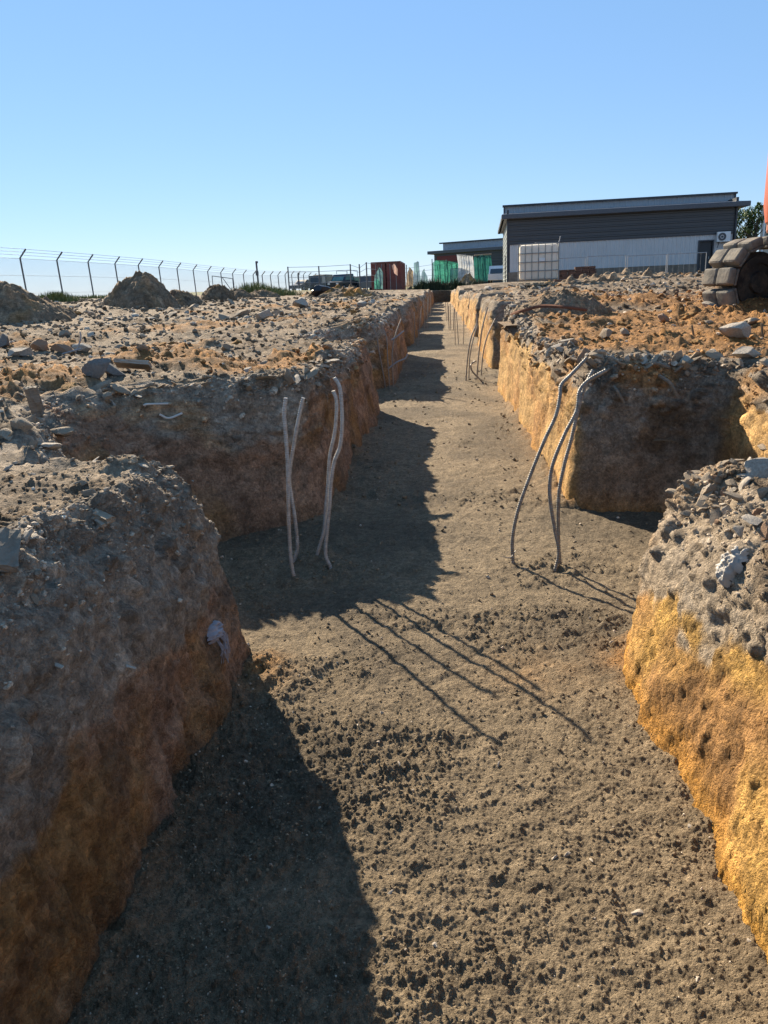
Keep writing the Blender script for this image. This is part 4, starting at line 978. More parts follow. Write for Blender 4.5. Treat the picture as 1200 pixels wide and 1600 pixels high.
# ------------------------------------------------------------------ tank in its cage
def ibc_tank():
    c = at(841, 449, 22.6); c[2] = surf_z(c[0], c[1])+.03; o = thing('water_tank', c, 'white plastic bulk tank in a wire cage on a wooden pallet', 'tank', rz=radians(-7))
    MB().box((0, 0, .64), (1.08, .98, .96), bev=.07).box((0, 0, 1.13), (.30, .30, .05), bev=.02).build('container', plain('milky_plastic', (.84, .75, .61), .55, 0, .06, 3, c2=(.72, .63, .50)), o, True)
    MB().disc((0, 0, 1.17), .11, .05, 'z', 20).build('lid', M_GREYP, o)
    m = MB(); 
    for sx_ in (-1, 1):
        for k in range(8): y = -.5+k*1.0/7; m.tube([(sx_*.57, y, .14), (sx_*.57, y, 1.14)], .011, 6)
    for sy in (-1, 1):
        for k in range(7): x = -.56+k*1.12/6; m.tube([(x, sy*.52, .14), (x, sy*.52, 1.14)], .011, 6)
    for z in (.16, .40, .64, .88, 1.14): m.tube([(-.575, -.525, z), (.575, -.525, z), (.575, .525, z), (-.575, .525, z), (-.575, -.525, z)], .012, 6)
    m.tube([(-.57, -.2, 1.15), (.57, -.2, 1.15)], .012, 6).tube([(-.57, .2, 1.15), (.57, .2, 1.15)], .012, 6)
    m.build('cage', plain('cage_steel', (.30, .30, .29), .5, .4), o, True)
    m = MB(); 
    for y in (-.5, 0, .5): m.box((0, y, .02), (1.2, .10, .03))
    for x in (-.5, 0, .5):
        for y in (-.46, 0, .46): m.box((x, y, -.06), (.14, .12, .12))
    for k in range(6): m.box((-.5+k*.2, 0, .06), (.12, 1.1, .03))
    m.build('pallet', plain('pallet_wood', (.42, .32, .20), .85), o)
    MB().tube([(.56, -.52, 1.12), (.60, -.52, 1.30)], .014, 6).build('bent_rod', M_WIRE, o)
    MB().box((.1, -.545, .70), (.16, .006, .09)).build('label_plate', M_WHITE, o)
ibc_tank()
def brick_stack(px, py, Z, n, rows, label, rz=-.1, c=(.15, .08, .055)):
    p = at(px, py, Z); p[2] = surf_z(p[0], p[1])+.02; o = thing('brick_stack', p, label, 'brick stack', 'brick stacks near the warehouse', rz=rz)
    mats = [plain('stacked_brick_%d' % k, tuple(q*f for q in c), .9, 0, .2, 9) for k, f in enumerate((1, .75))]
    r = random.Random(int(px)); mbs = [MB(), MB()]
    for z in range(rows):
        for i in range(n):
            if z == rows-1 and r.random() < .3: continue
            for j in range(2): r.choice(mbs).box((i*.235-n*.1175+r.uniform(-.02, .02), j*.24+r.uniform(-.02, .02), .05+z*.082), (.222, .215, .073), Matrix.Rotation(r.uniform(-.06, .06), 3, 'Z'))
    mbs[0].build('light_bricks', mats[0], o); mbs[1].build('dark_bricks', mats[1], o)
brick_stack(903, 446, 27, 6, 6, 'low stack of reddish brown bricks just right of the white tank')
brick_stack(797, 444, 40, 7, 5, 'low stack of brown bricks at the left corner of the warehouse', c=(.15, .10, .07))
# ------------------------------------------------------------------ temporary mesh barriers before the warehouse
def barrier(px0, px1, Z, label, ytop, h):
    a = at(px0, ytop, Z); b = at(px1, ytop+(px0-px1)*.031, Z); p0 = Vector((a[0], a[1], a[2]-h)); d = Vector((b[0]-a[0], b[1]-a[1], 0)); L = d.length
    o = thing('mesh_barrier', p0, label, 'barrier', 'barriers in front of the warehouse', rz=atan2(d.y, d.x))
    m = MB(); m.tube([(0, 0, -.15), (0, 0, h), (L, 0, h), (L, 0, -.15)], .026, 6).tube([(0, 0, .15), (L, 0, .15)], .02, 6); m.build('frame', M_WIRE, o, True)
    m = MB(); k = 1
    while k*.3 < L: m.tube([(k*.3, 0, .15), (k*.3, 0, h)], .004, 4); k += 1
    m.build('mesh_wires', M_WIRE, o); MB().box((0, 0, -.1), (.2, .6, .12), bev=.02).build('foot', M_GREYP, o); MB().box((L, 0, -.1), (.2, .6, .12), bev=.02).build('foot', M_GREYP, o)
barrier(918, 978, 42, 'first short mesh barrier right of the white tank', 401, 1.35)
barrier(981, 1042, 42, 'middle mesh barrier in front of the white wall', 400, 1.35)
barrier(1044, 1104, 42, 'mesh barrier nearest the warehouse door', 397, 1.35)
barrier(870, 915, 43, 'mesh barrier behind the white tank', 404, 1.3)
print('buildings', time.time()-T0)
# ------------------------------------------------------------------ container, shade nets, vehicles at the far end
def container():
    a = at(582, 452, 66); b = at(621, 451, 65.8); a[2] = b[2] = a[2]-.35; d = Vector(b-a); rz = atan2(d.y, d.x); W = 2.44; H = 2.55
    o = thing('shipping_container', a, 'rust red shipping container at the far end of the site', 'container', rz=rz)
    M = plain('container_red', (.20, .045, .035), .6, 0, .2, 1.5, c2=(.12, .03, .026), dirt=(.16, .07, .05)); Ln = 6.0
    w_ = ribbed(MB(), 0, Ln, .15, H-.1, 0, .28, 'x', .04); w_.v = [(W-v[1], v[0], v[2]) for v in w_.v]; w_.build('side_wall', M, o)
    w_ = ribbed(MB(), -Ln, 0, .15, H-.1, 0, .28, 'x', .04); w_.v = [(v[1], -v[0], v[2]) for v in w_.v]; w_.build('side_wall', M, o)
    m = MB()
    for x in (0, W):
        for y in (0, Ln): m.box((x, y, H/2), (.12, .12, H))
    for z in (.08, H-.06): m.box((W/2, 0, z), (W, .11, .13)).box((W/2, Ln, z), (W, .11, .13)).box((0, Ln/2, z), (.11, Ln, .13)).box((W, Ln/2, z), (.11, Ln, .13))
    m.build('frame', M, o); MB().box((W/2, Ln/2, H-.03), (W-.1, Ln-.1, .05)).build('roof', M, o); MB().box((W/2, Ln, H/2), (W-.2, .06, H-.2)).build('back_wall', M, o)
    for k in (0, 1):
        dd = MB().box((W*.25+k*W*.5, .0, H/2), (W*.5-.08, .05, H-.28)).build('door', M, o)
        for q in (-.25, .25): MB().tube([(W*.25+k*W*.5+q, -.05, .2), (W*.25+k*W*.5+q, -.05, H-.2)], .025, 6).build('lock_bar', M_WIRE, dd)
container()
def net_mat(name, c, t, open_=0.0):
    m, n, b = mat_new(name); tcq = N(n, 'ShaderNodeTexCoord'); no = N(n, 'ShaderNodeTexNoise', Scale=1.6, Detail=6.0, Roughness=.7); n.links.new(tcq.outputs['Object'], no.inputs['Vector'])
    cr = N(n, 'ShaderNodeValToRGB'); cr.color_ramp.elements[0].color = (*[q*.55 for q in c], 1); cr.color_ramp.elements[1].color = (*c, 1); cr.color_ramp.elements[0].position = .3; cr.color_ramp.elements[1].position = .65
    n.links.new(no.outputs[0], cr.inputs[0]); n.links.new(cr.outputs[0], b.inputs['Base Color']); b.inputs['Roughness'].default_value = .8
    tl = N(n, 'ShaderNodeBsdfTranslucent'); n.links.new(cr.outputs[0], tl.inputs[0]); mx = N(n, 'ShaderNodeMixShader'); mx.inputs[0].default_value = t
    n.links.new(b.outputs[0], mx.inputs[1]); n.links.new(tl.outputs[0], mx.inputs[2])
    m2 = N(n, 'ShaderNodeMixShader'); m2.inputs[0].default_value = open_; tp = N(n, 'ShaderNodeBsdfTransparent'); n.links.new(mx.outputs[0], m2.inputs[1]); n.links.new(tp.outputs[0], m2.inputs[2]); n.links.new(m2.outputs[0], [q for q in n.nodes if q.type == 'OUTPUT_MATERIAL'][0].inputs[0]); return m
M_NETG = net_mat('green_net', (.07, .33, .25), .45, .22); M_NETD = net_mat('dark_teal_net', (.035, .19, .16), .3, .12); M_NETB = net_mat('blue_grey_net', (.17, .33, .34), .35, .2); M_NETW = net_mat('white_sheet', (.62, .64, .66), .3); M_NETK = net_mat('pale_pink_sheet', (.60, .42, .36), .3); M_NETT = net_mat('tan_sheet', (.38, .30, .22), .3)
def drape(name, poly, Z, mat, label, cat, seed, post=True, group=None):
    """hanging sheet: outline in a vertical plane, pleated in depth, with a post that carries it"""
    P = [at(a, b, Z) for a, b in poly]; x0 = min(p[0] for p in P); x1 = max(p[0] for p in P); z0 = min(p[2] for p in P); z1 = max(p[2] for p in P); y = P[0][1]
    o = thing(name, (x0, y, z0), label, cat, group)
    # fill the outline row by row
    nr, ncl = 26, 30; vs = []; ok = []
    def span(z):
        xs = []
        for i in range(len(P)):
            a, b = P[i], P[(i+1) % len(P)]
            if (a[2] <= z < b[2]) or (b[2] <= z < a[2]): xs.append(a[0]+(b[0]-a[0])*(z-a[2])/(b[2]-a[2]))
        return (min(xs), max(xs)) if len(xs) >= 2 else None
    last = None
    for r in range(nr):
        z = z0+(z1-z0)*min(.9985, max(.0015, r/(nr-1))); s = span(z) or last; last = s
        for c in range(ncl):
            t = c/(ncl-1); x = s[0]+(s[1]-s[0])*t
            dy = .10*sin(9*(x-x0)+seed)+.07*sin(23*(x-x0)+2*seed+1.3*(z-z0))+.05*sin(5*(z-z0)+seed*3)+.10*sin(3*(x-x0)+4*(z-z0))
            vs.append((x-x0, dy, z-z0))
    fs = [(r*ncl+c, r*ncl+c+1, (r+1)*ncl+c+1, (r+1)*ncl+c) for r in range(nr-1) for c in range(ncl-1)]
    sh = MB().add(vs, fs).build('sheet', mat, o, True)
    if post: MB().tube([((x1-x0)*.5, .22, -.3), ((x1-x0)*.5, .22, z1-z0+.05)], .04, 6).build('post', M_POST, o, True)
    return o
gN = 'nets and sheets hung at the far end'
drape('shade_net', [(584,452),(586,430),(590,424),(594,418),(599,426),(598,452)], 63, M_NETB, 'pale blue green net tied round a post before the red container', 'shade net', 1, group=gN)
drape('shade_net', [(585,452),(585,440),(590,436),(594,440),(595,452)], 62.6, M_NETG, 'bright green net scrap at the foot of the red container', 'shade net', 2, False, gN)
drape('cloth_sheet', [(612,415),(616,412),(621,420),(621,431),(616,427)], 63, M_NETK, 'pale pink cloth hung on the upper corner of the red container', 'sheet', 3, False, gN)
drape('shade_net', [(645,450),(647,424),(647,410),(655,409),(656,426),(661,450)], 88, M_NETB, 'tall narrow teal net left of the green screens', 'shade net', 4, group=gN)
drape('cloth_sheet', [(634,449),(637,425),(641,418),(646,424),(646,449)], 88.6, M_NETT, 'tan sheet standing beside the tall narrow net', 'sheet', 5, group=gN)
drape('shade_net', [(657,449),(659,426),(662,421),(668,432),(670,449)], 87.4, M_NETB, 'blue grey pointed net between the tall net and the green screen', 'shade net', 6, group=gN)
drape('shade_net', [(674,448),(675,412),(681,407),(700,408),(722,413),(722,446)], 90, M_NETG, 'wide bright green net screen stretched on posts', 'shade net', 7, group=gN)
drape('cloth_sheet', [(703,445),(703,419),(721,418),(722,444)], 89.3, M_NETB, 'grey blue sheet fixed low on the green net screen', 'sheet', 8, False, gN)
drape('cloth_sheet', [(715,442),(716,414),(713,398),(738,400),(741,420),(741,441)], 88.6, M_NETW, 'large white sheet between the green and the dark nets', 'sheet', 9, group=gN)
drape('shade_net', [(740,442),(740,402),(752,399),(766,400),(769,420),(766,440)], 89, M_NETD, 'dark teal net hung below a pale rail', 'shade net', 10, group=gN)
a = at(741, 399, 88.5); b = at(768, 397, 88.5); tag(MB().tube([(0, 0, 0), tuple(b-a)], .07, 8).build('rail', M_NETT, None, True, None), 'pale rail along the top of the dark teal net', 'rail').location = tuple(a)
heap(697, 453, 86, 4.5, 1.2, .55, 21, 'dark strip of earth under the green nets at the trench end', .6, .1)
heap(732, 447, 87, 1.3, 1.0, 1.5, 22, 'dry brown heap of brushwood in front of the white sheet', 1.3, .5)
M_TYRE = plain('tyre', (.022, .022, .023), .9); M_DKBLUE = plain('dark_blue_paint', (.020, .032, .055), .35, 0, .1, 3); M_BLACKP = plain('black_paint', (.018, .019, .022), .35, 0, .1, 3); M_GREYV = plain('grey_truck_paint', (.20, .18, .16), .6, 0, .1, 3); M_TEALGL = plain('green_glass', (.13, .24, .22), .2, 0, .2, 2)
def vehicle(name, px, py, Z, length, width, body, cabin, label, cat, mats, rz, wheel=.33, extra=None):
    p = at(px, py, Z); o = thing(name, (p[0], p[1], p[2]), label, cat, 'vehicles parked at the far end', rz=rz)
    MB().prism(body, -width/2, width/2).build('body', mats[0], o)
    if cabin:
        c = MB().prism(cabin, -width/2+.08, width/2-.08).build('cabin', mats[1], o)
        zc = [q[1] for q in cabin]; xc = [q[0] for q in cabin]; zl, zh = min(zc), max(zc); g = []
        cx = sum(xc)/len(xc); cz = (zl+zh)/2
        g = [(cx+(q[0]-cx)*.82, cz+(q[1]-cz)*.70) for q in cabin]
        MB().prism(g, -width/2+.07, -width/2+.075).prism(g, width/2-.075, width/2-.07).build('window', mats[2], c)
        # windscreens, front and back
        f = cabin; m = MB()
        m.add([(f[0][0]-.01, -width/2+.2, f[0][1]+.06), (f[0][0]-.01, width/2-.2, f[0][1]+.06), (f[1][0]-.01, width/2-.25, f[1][1]-.05), (f[1][0]-.01, -width/2+.25, f[1][1]-.05)], [(0, 1, 2, 3)]); m.build('windscreen', mats[2], c)
    xs = [q[0] for q in body]; x0, x1 = min(xs), max(xs)
    for x in (x0+.18*(x1-x0), x0+.80*(x1-x0)):
        for y in (-width/2+.08, width/2-.08):
            wl = MB().disc((x, y, wheel), wheel, .22, 'y', 20).build('wheel', M_TYRE, o, True); MB().disc((x, y, wheel), wheel*.55, .24, 'y', 14).build('rim', M_WIRE, wl, True)
    if extra: extra(o)
    return o
vehicle('car', 477, 455, 100, 4.2, 1.7, [(-2.1,.35),(-2.1,.75),(-1.2,.95),(2.0,.98),(2.1,.6),(2.05,.35)], [(-1.25,.93),(-.5,1.42),(1.2,1.42),(1.95,.96)], 'dark hatchback car parked left of the trucks by the fence', 'car', (M_BLACKP, M_BLACKP, M_GLASS), radians(62))
def rack(o):
    MB().tube([(-.2, -.7, 1.95), (-.2, -.7, 2.3), (2.3, -.7, 2.3), (2.3, -.7, 1.3)], .035, 6).tube([(-.2, .7, 1.95), (-.2, .7, 2.3), (2.3, .7, 2.3), (2.3, .7, 1.3)], .035, 6).build('roof_rack', M_WIRE, o)
    MB().box((-2.42, -.55, .85), (.05, .3, .16)).build('headlight', M_WHITE, o); MB().box((-2.42, .55, .85), (.05, .3, .16)).build('headlight', M_WHITE, o)
def box_back(o): MB().box((.75, 0, 1.35), (2.5, 1.7, 1.25), bev=.03).build('load_box', M_GREYV, o)
vehicle('truck', 503, 455, 96, 4.4, 1.8, [(-2.1,.4),(-2.1,.85),(2.1,.85),(2.1,.4)], [(-2.05,.85),(-1.95,1.85),(-.7,1.9),(-.6,.85)], 'small grey flatbed truck with a boxy load left of the dark pickup', 'truck', (M_GREYP, M_GREYV, M_GLASS), radians(78), .36, box_back)
vehicle('pickup_truck', 537, 455, 90, 4.8, 1.85, [(-2.4,.4),(-2.4,1.02),(-1.2,1.15),(2.4,1.15),(2.45,.5),(2.4,.4)], [(-1.35,1.12),(-.75,1.88),(1.0,1.92),(1.25,1.12)], 'dark blue pickup truck with a roof rack in front of the fence', 'pickup truck', (M_BLACKP, M_DKBLUE, M_TEALGL), radians(68), .40, rack)
vehicle('van', 566, 455, 92, 3.6, 1.7, [(-1.6,.35),(-1.65,.95),(1.6,1.0),(1.6,.35)], [(-1.55,.93),(-1.0,1.7),(1.3,1.7),(1.55,.96)], 'small grey van beside the red container', 'van', (M_GREYV, M_GREYP, M_TEALGL), radians(-62), .32)
vehicle('parked_van', 778, 443, 80, 3.6, 1.7, [(-1.6,.35),(-1.65,.95),(1.6,1.0),(1.6,.35)], [(-1.55,.93),(-.9,1.75),(1.5,1.8),(1.58,.96)], 'white van parked at the left end of the dark warehouse', 'van', (M_WHITE, M_WHITE, M_GLASS), radians(80), .32)
# ------------------------------------------------------------------ excavator
M_TRACK = plain('muddy_track', (.17, .157, .138), .9, 0, .22, 9, .7, .2, c2=(.075, .07, .062), dirt=(.22, .19, .15)); M_STEELD = plain('dark_greasy_steel', (.055, .05, .046), .6, .3, .25, 6, .3, dirt=(.15, .115, .08))
M_ORANGE = plain('orange_paint', (.40, .085, .028), .45, 0, .12, 3, c2=(.33, .075, .028)); M_ORANGED = plain('muddy_orange_paint', (.40, .10, .04), .7, 0, .2, 4, c2=(.24, .13, .08))
def excavator():
    ax = radians(90-248); ca = Vector((cos(ax), sin(ax), 0))                 # the way the track end points
    Rm = .40                                                           # wheel radius under the shoes
    c = at(1195, 441, 9.75); gz = c[2]-Rm-.10
    side = Vector((sin(radians(158)), cos(radians(158)), 0))
    base = Vector((c[0], c[1], gz))-side*.26
    o = thing('excavator', base, 'orange tracked excavator with muddy rubber padded shoes at the right edge', 'excavator', rz=ax)
    # local: +x towards the track end, wheel axle along y; the seen side is +y or -y
    sy = 1 if (Matrix.Rotation(ax, 3, 'Z') @ Vector((0, 1, 0))).dot(side) > 0 else -1
    zc = Rm+.10; Lc = 3.3; W = .50
    per = 2*Lc+2*pi*(Rm+.03); ns = 40; pitch = per/ns
    def on_track(s):
        s %= per; q = Lc
        if s < q: return (-s, zc+Rm+.03, pi/2)                         # top run, going back
        s -= q; a = pi*(Rm+.03)
        if s < a: t = s/(Rm+.03); return (-Lc-(Rm+.03)*sin(t), zc+(Rm+.03)*cos(t), pi/2+t)
        s -= a
        if s < q: return (-Lc+s, zc-Rm-.03, 3*pi/2)
        s -= q; t = s/(Rm+.03); return ((Rm+.03)*sin(t), zc-(Rm+.03)*cos(t), 3*pi/2+t)
    # one shoe: steel plate with a thick worn rubber pad, two bolt pockets
    bm = bmesh.new()
    def bx(cx_, cy_, cz_, dx, dy, dz, bev):
        r = bmesh.ops.create_cube(bm, size=1); vs = r['verts']
        for q in vs: q.co = Vector((cx_+q.co.x*dx, cy_+q.co.y*dy, cz_+q.co.z*dz))
        bmesh.ops.bevel(bm, geom=list({e for q in vs for e in q.link_edges}), offset=bev, segments=3, affect='EDGES', profile=.6)
    bx(0, 0, .0, pitch*.86, W, .03, .008); bx(-.0, -W*.255, .065, pitch*.93, W*.49, .12, .045); bx(0, W*.255, .065, pitch*.93, W*.49, .12, .045); bx(0, 0, .04, pitch*.5, .1, .10, .02)
    for yb in (-.05, .05): bx(pitch*.1, yb, .1, .05, .05, .03, .01)
    me = bpy.data.meshes.new('track_shoe'); bm.to_mesh(me); bm.free(); me.materials.append(M_TRACK)
    for p in me.polygons: p.use_smooth = True
    try: me.set_sharp_from_angle(angle=radians(35))
    except Exception: pass
    link = MB()
    for dy in (0, sy*2.3):
        for k in range(ns):
            x, z, a = on_track((k+.42)*pitch); s = bpy.data.objects.new('track_shoe', me); col.objects.link(s); s.parent = o
            jr = random.uniform(-.05, .05)
            s.matrix_local = Matrix.Translation((x, dy, z)) @ Matrix.Rotation(-(a-pi/2)+jr+ (0), 4, 'Y')
        for xx in (0, -Lc):
            wv = MB().disc((xx, dy, zc), Rm-.02, W*.5, 'y', 40).build('idler_wheel', M_STEELD, o, True)
            MB().disc((xx, dy+sy*W*.26, zc), Rm-.07, .05, 'y', 36, Rm-.16).disc((xx, dy+sy*W*.27, zc), .13, .09, 'y', 24).build('wheel_hub', M_STEELD, wv, True)
        m = MB(); m.box((-Lc/2, dy, zc), (Lc-.55, W*.62, .42), bev=.04).box((-Lc/2, dy+sy*W*.34, zc+.04), (Lc-1.0, .08, .2), bev=.02); m.build('track_frame', M_STEELD, o)
        for k in range(6): MB().disc((-.55-k*.44, dy, .22), .12, W*.75, 'y', 18).build('roller', M_STEELD, o, True)
    MB().box((-Lc/2, sy*1.15, zc+.12), (1.6, 2.0, .34), bev=.05).disc((-Lc/2, sy*1.15, zc+.5), .62, .22, 'z', 32).build('car_body', M_STEELD, o)
    # upper structure; counterweight overhangs towards the track end
    ux = -Lc/2+.34; uy = sy*1.15; zb = 1.12
    MB().box((ux-.4, uy, zb+.08), (3.0, 2.4, .22), bev=.05).build('deck', M_ORANGED, o)
    bm = bmesh.new(); nA = 24; prof = [(.0, .86), (.10, .97), (.3, 1.0), (.95, 1.0), (1.12, .97), (1.2, .88)]
    rings = []
    for zz, k in prof:
        ring = []
        for i in range(nA+1):
            t = -pi/2+pi*i/nA; sx_, s_y = cos(t), sin(t); e = .62
            ring.append(bm.verts.new((ux+.75+.72*k*abs(sx_)**e, uy+1.22*k*math.copysign(abs(s_y)**e, s_y), zb+zz)))
        ring.append(bm.verts.new((ux+.3, uy+1.22*k, zb+zz))); ring.append(bm.verts.new((ux+.3, uy-1.22*k, zb+zz))); rings.append(ring)
    for a, b in zip(rings[:-1], rings[1:]):
        n = len(a)
        for i in range(n): bm.faces.new((a[i], a[(i+1) % n], b[(i+1) % n], b[i]))
    bm.faces.new(rings[0][::-1]); bm.faces.new(rings[-1])
    bmesh.ops.recalc_face_normals(bm, faces=bm.faces[:])
    me = bpy.data.meshes.new('counterweight'); bm.to_mesh(me); bm.free(); me.materials.append(M_ORANGE)
    for p in me.polygons: p.use_smooth = True
    try: me.set_sharp_from_angle(angle=radians(38))
    except Exception: pass
    cw = bpy.data.objects.new('counterweight', me); col.objects.link(cw); cw.parent = o
    Rz = Matrix.Rotation(ax, 3, 'Z'); best = [project(base+Rz @ q.co) for q in me.vertices]; open('/tmp/cw.txt', 'w').write(str([(round(b[0]), round(b[1]), round(float(b[2]), 1)) for b in sorted(best)[:12]]))
    MB().box((ux-.55, uy, zb+.65), (1.7, 2.3, .95), bev=.08).build('engine_hood', M_ORANGE, o)
    cb = MB().box((ux-1.1, uy+sy*.72, zb+1.1), (1.5, .95, 1.75), bev=.10).build('cab', M_ORANGE, o); MB().box((ux-1.15, uy+sy*1.226, zb+1.4), (1.1, .02, .9)).box((ux-1.855, uy+sy*.75, zb+1.35), (.02, .7, 1.0)).build('window', M_GLASS, cb)
    bo = MB().tube([(ux-1.6, uy-sy*.1, zb+.5), (ux-3.0, uy-sy*.1, zb+2.6), (ux-5.2, uy-sy*.1, zb+2.9)], .22, 8).build('boom', M_ORANGE, o, True)
    MB().tube([(ux-5.2, uy-sy*.1, zb+2.9), (ux-6.0, uy-sy*.1, zb+.6)], .17, 8).build('dipper_arm', M_ORANGE, o, True); MB().box((ux-6.0, uy-sy*.1, zb+.2), (.7, .9, .8), bev=.15).build('bucket', M_STEELD, o)
EXC = {}
excavator()
# ------------------------------------------------------------------ tree, pole, weeds, grass
M_LEAF = plain('leaf', (.10, .16, .04), .6, 0, .3, 3, c2=(.06, .10, .025)); M_LEAF.node_tree.nodes
M_BARK = plain('bark', (.13, .10, .075), .9, 0, .2, 8, .5)
def leaf_cloud(mb, c, r, n, size, rr):
    for _ in range(n):
        d = Vector((rr.gauss(0, 1), rr.gauss(0, 1), rr.gauss(0, 1))).normalized()*(rr.random()**.45); p = Vector(c)+Vector((d.x*r[0], d.y*r[1], d.z*r[2]))
        q = Matrix.Rotation(rr.uniform(0, 6.28), 3, 'Z') @ Matrix.Rotation(rr.uniform(-1.3, 1.3), 3, 'X'); s = size*rr.uniform(.6, 1.3)
        mb.add([p+q @ Vector((-s*.35, 0, 0)), p+q @ Vector((0, -s, 0)), p+q @ Vector((s*.35, 0, 0)), p+q @ Vector((0, s, 0))], [(0, 1, 2, 3)])
def tree(px, py, Z, h, spread, seed, label):
    rr = random.Random(seed); p = at(px, py, Z); o = thing('leafy_tree', p, label, 'tree')
    tk = MB().tube([(0, 0, -.5), (.05, 0, h*.3), (0, .05, h*.6), (.1, 0, h*.85)], [.13, .11, .07, .03], 8); m = MB()
    for k in range(13):
        a = rr.uniform(0, 6.28); z0 = h*rr.uniform(.2, .65); L = spread*rr.uniform(.5, 1.0); e = Vector((cos(a)*L, sin(a)*L, z0+h*rr.uniform(.12, .35)))
        tk.tube([(0, 0, z0), tuple((Vector((0, 0, z0))+e)/2+Vector((0, 0, .1))), tuple(e)], [.05, .035, .015], 5)
        leaf_cloud(m, e, (spread*.34, spread*.34, h*.12), 330, .15, rr)
    for k in range(5): leaf_cloud(m, (rr.uniform(-.3, .3)*spread, rr.uniform(-.3, .3)*spread, h*rr.uniform(.6, 1.0)), (spread*.18, spread*.18, h*.12), 220, .14, rr)
    tk.build('trunk', M_BARK, o, True); m.build('crown', M_LEAF, o)
tree(1176, 425, 62, 4.9, 1.9, 4, 'green leafy tree between the warehouse and the excavator')
pp = at(1187, 425, 52); o = thing('white_pole', pp, 'thin white pole standing in front of the leafy tree', 'pole'); MB().tube([(0, 0, -.3), (.06, 0, 4.4)], .06, 10).build('shaft', M_WHITE, o, True); MB().box((.06, 0, 4.42), (.16, .16, .05)).build('cap', M_WHITE, o)
M_GRASSB = plain('grass_blade', (.16, .17, .055), .7, 0, .25, 2, c2=(.09, .115, .035))
def tuft(px, py, Z, w_, d_, h, n, label, seed, name='grass', kind='stuff', mat=None):
    rr = random.Random(seed); p = at(px, py, Z); p[2] = surf_z(p[0], p[1]); m = MB()
    for _ in range(n):
        x = max(-.85, min(.85, rr.gauss(0, .42)))*w_; y = max(-.85, min(.85, rr.gauss(0, .42)))*d_; k = math.exp(-(x/w_)**2*1.5); hh = h*rr.uniform(.35, 1.1)*(.35+.65*k); a = rr.uniform(0, 6.28); b = rr.uniform(.1, .5)*hh; ww = .012*Z/24
        c, s = cos(a), sin(a); zb = surf_z(p[0]+x, p[1]+y)-p[2]-.03
        m.add([(x-ww*s, y+ww*c, zb), (x+ww*s, y-ww*c, zb), (x+b*.4*c+ww*.7*s, y+b*.4*s-ww*.7*c, zb+hh*.6), (x+b*.4*c-ww*.7*s, y+b*.4*s+ww*.7*c, zb+hh*.6), (x+b*c, y+b*s, zb+hh)], [(0, 1, 2, 3), (3, 2, 4)])
    o = m.build(name, mat or M_GRASSB, None); o.location = tuple(p); return tag(o, label, 'grass' if kind == 'stuff' else 'weeds', None, kind)
tuft(92, 474, 28, .75, .8, .42, 1500, 'rank green grass growing below the fence left of the tallest heap', 1)
tuft(65, 472, 30, 1.2, .8, .25, 700, 'thin green grass near the leftmost heap', 2)
tuft(400, 460, 50, 2.0, 1.5, .9, 1300, 'green grass around the lone camera pole', 3)
tuft(430, 458, 54, 2.0, 1.5, .6, 900, 'green grass right of the lone camera pole', 4)
tuft(150, 470, 33, 2.2, 1.0, .22, 700, 'sparse dry grass under the fence', 5)
M_WEED = plain('dark_weed', (.045, .062, .028), .7, 0, .25, 2)
for k, (px, py, Z, w_, h) in enumerate([(680, 452, 84, 2.0, 1.4), (712, 451, 84, 1.8, 1.3), (748, 448, 84, 1.8, 1.2), (660, 453, 84, 1.4, 1.2)]):
    tuft(px, py, Z, w_, .8, h, 420, ['dark weeds under the wide green net', 'dark weeds below the white sheet', 'dark weeds below the dark teal net', 'dark weeds at the foot of the pointed net'][k], 30+k, 'weed_clump', None, M_WEED)
print('far', time.time()-T0)
# ------------------------------------------------------------------ named debris near the camera
def big_rock(px, py, size, seed, mat, name, label, cat, planes=14, stretch=(1, .8, .6), rot=(0, 0, 0), up=.2, at_=None):
    P = surf_at(px, py)[0] if at_ is None else at_
    me = rock_mesh(name, seed, mat, sub=3, planes=max(13, planes), depth=(.34, .72), stretch=stretch, rough=.05)
    return put(name, me, (P[0], P[1], P[2]+size*up), size, rot, label, cat)
def slab(px, py, dims, rot, mat, name, label, cat, up=.02, at_=None, chip=5):
    P = surf_at(px, py)[0] if at_ is None else at_; r = random.Random(int(px*7+py))
    bm = bmesh.new(); bmesh.ops.create_cube(bm, size=1); bmesh.ops.subdivide_edges(bm, edges=bm.edges[:], cuts=3, use_grid_fill=True)
    for q in bm.verts:
        q.co = Vector((q.co.x*dims[0], q.co.y*dims[1], q.co.z*dims[2])); s = min(dims)*.16
        q.co += Vector((r.uniform(-s, s), r.uniform(-s, s), r.uniform(-s, s)*.6))
    me = bpy.data.meshes.new(name); bm.to_mesh(me); bm.free(); me.materials.append(mat)
    o = bpy.data.objects.new(name, me); col.objects.link(o); o.location = (P[0], P[1], P[2]+up); o.rotation_euler = rot; return tag(o, label, cat)
big_rock(150, 588, .16, 41, M_DARKC, 'concrete_block', 'dark grey concrete block with a squared face, middle of the left bank', 'concrete block', 12, (1, .7, .62), (.1, 0, .2), .35)
big_rock(172, 584, .13, 42, M_DARKC, 'concrete_lump', 'dark grey lump leaning on the squared concrete block', 'concrete lump', 9, (1, .7, .7), (0, .3, 1), .3)
slab(208, 580, (.26, .16, .03), (-.35, .12, .2), M_CONC, 'concrete_piece', 'thin flat grey piece of concrete tilted up beside the dark concrete block', 'concrete piece', .06)
big_rock(135, 548, .15, 43, M_CONC, 'concrete_lump', 'pale grey pointed concrete lump beside a bent wire', 'concrete lump', 9, (1, .7, .6), (.2, .3, .4), .3)
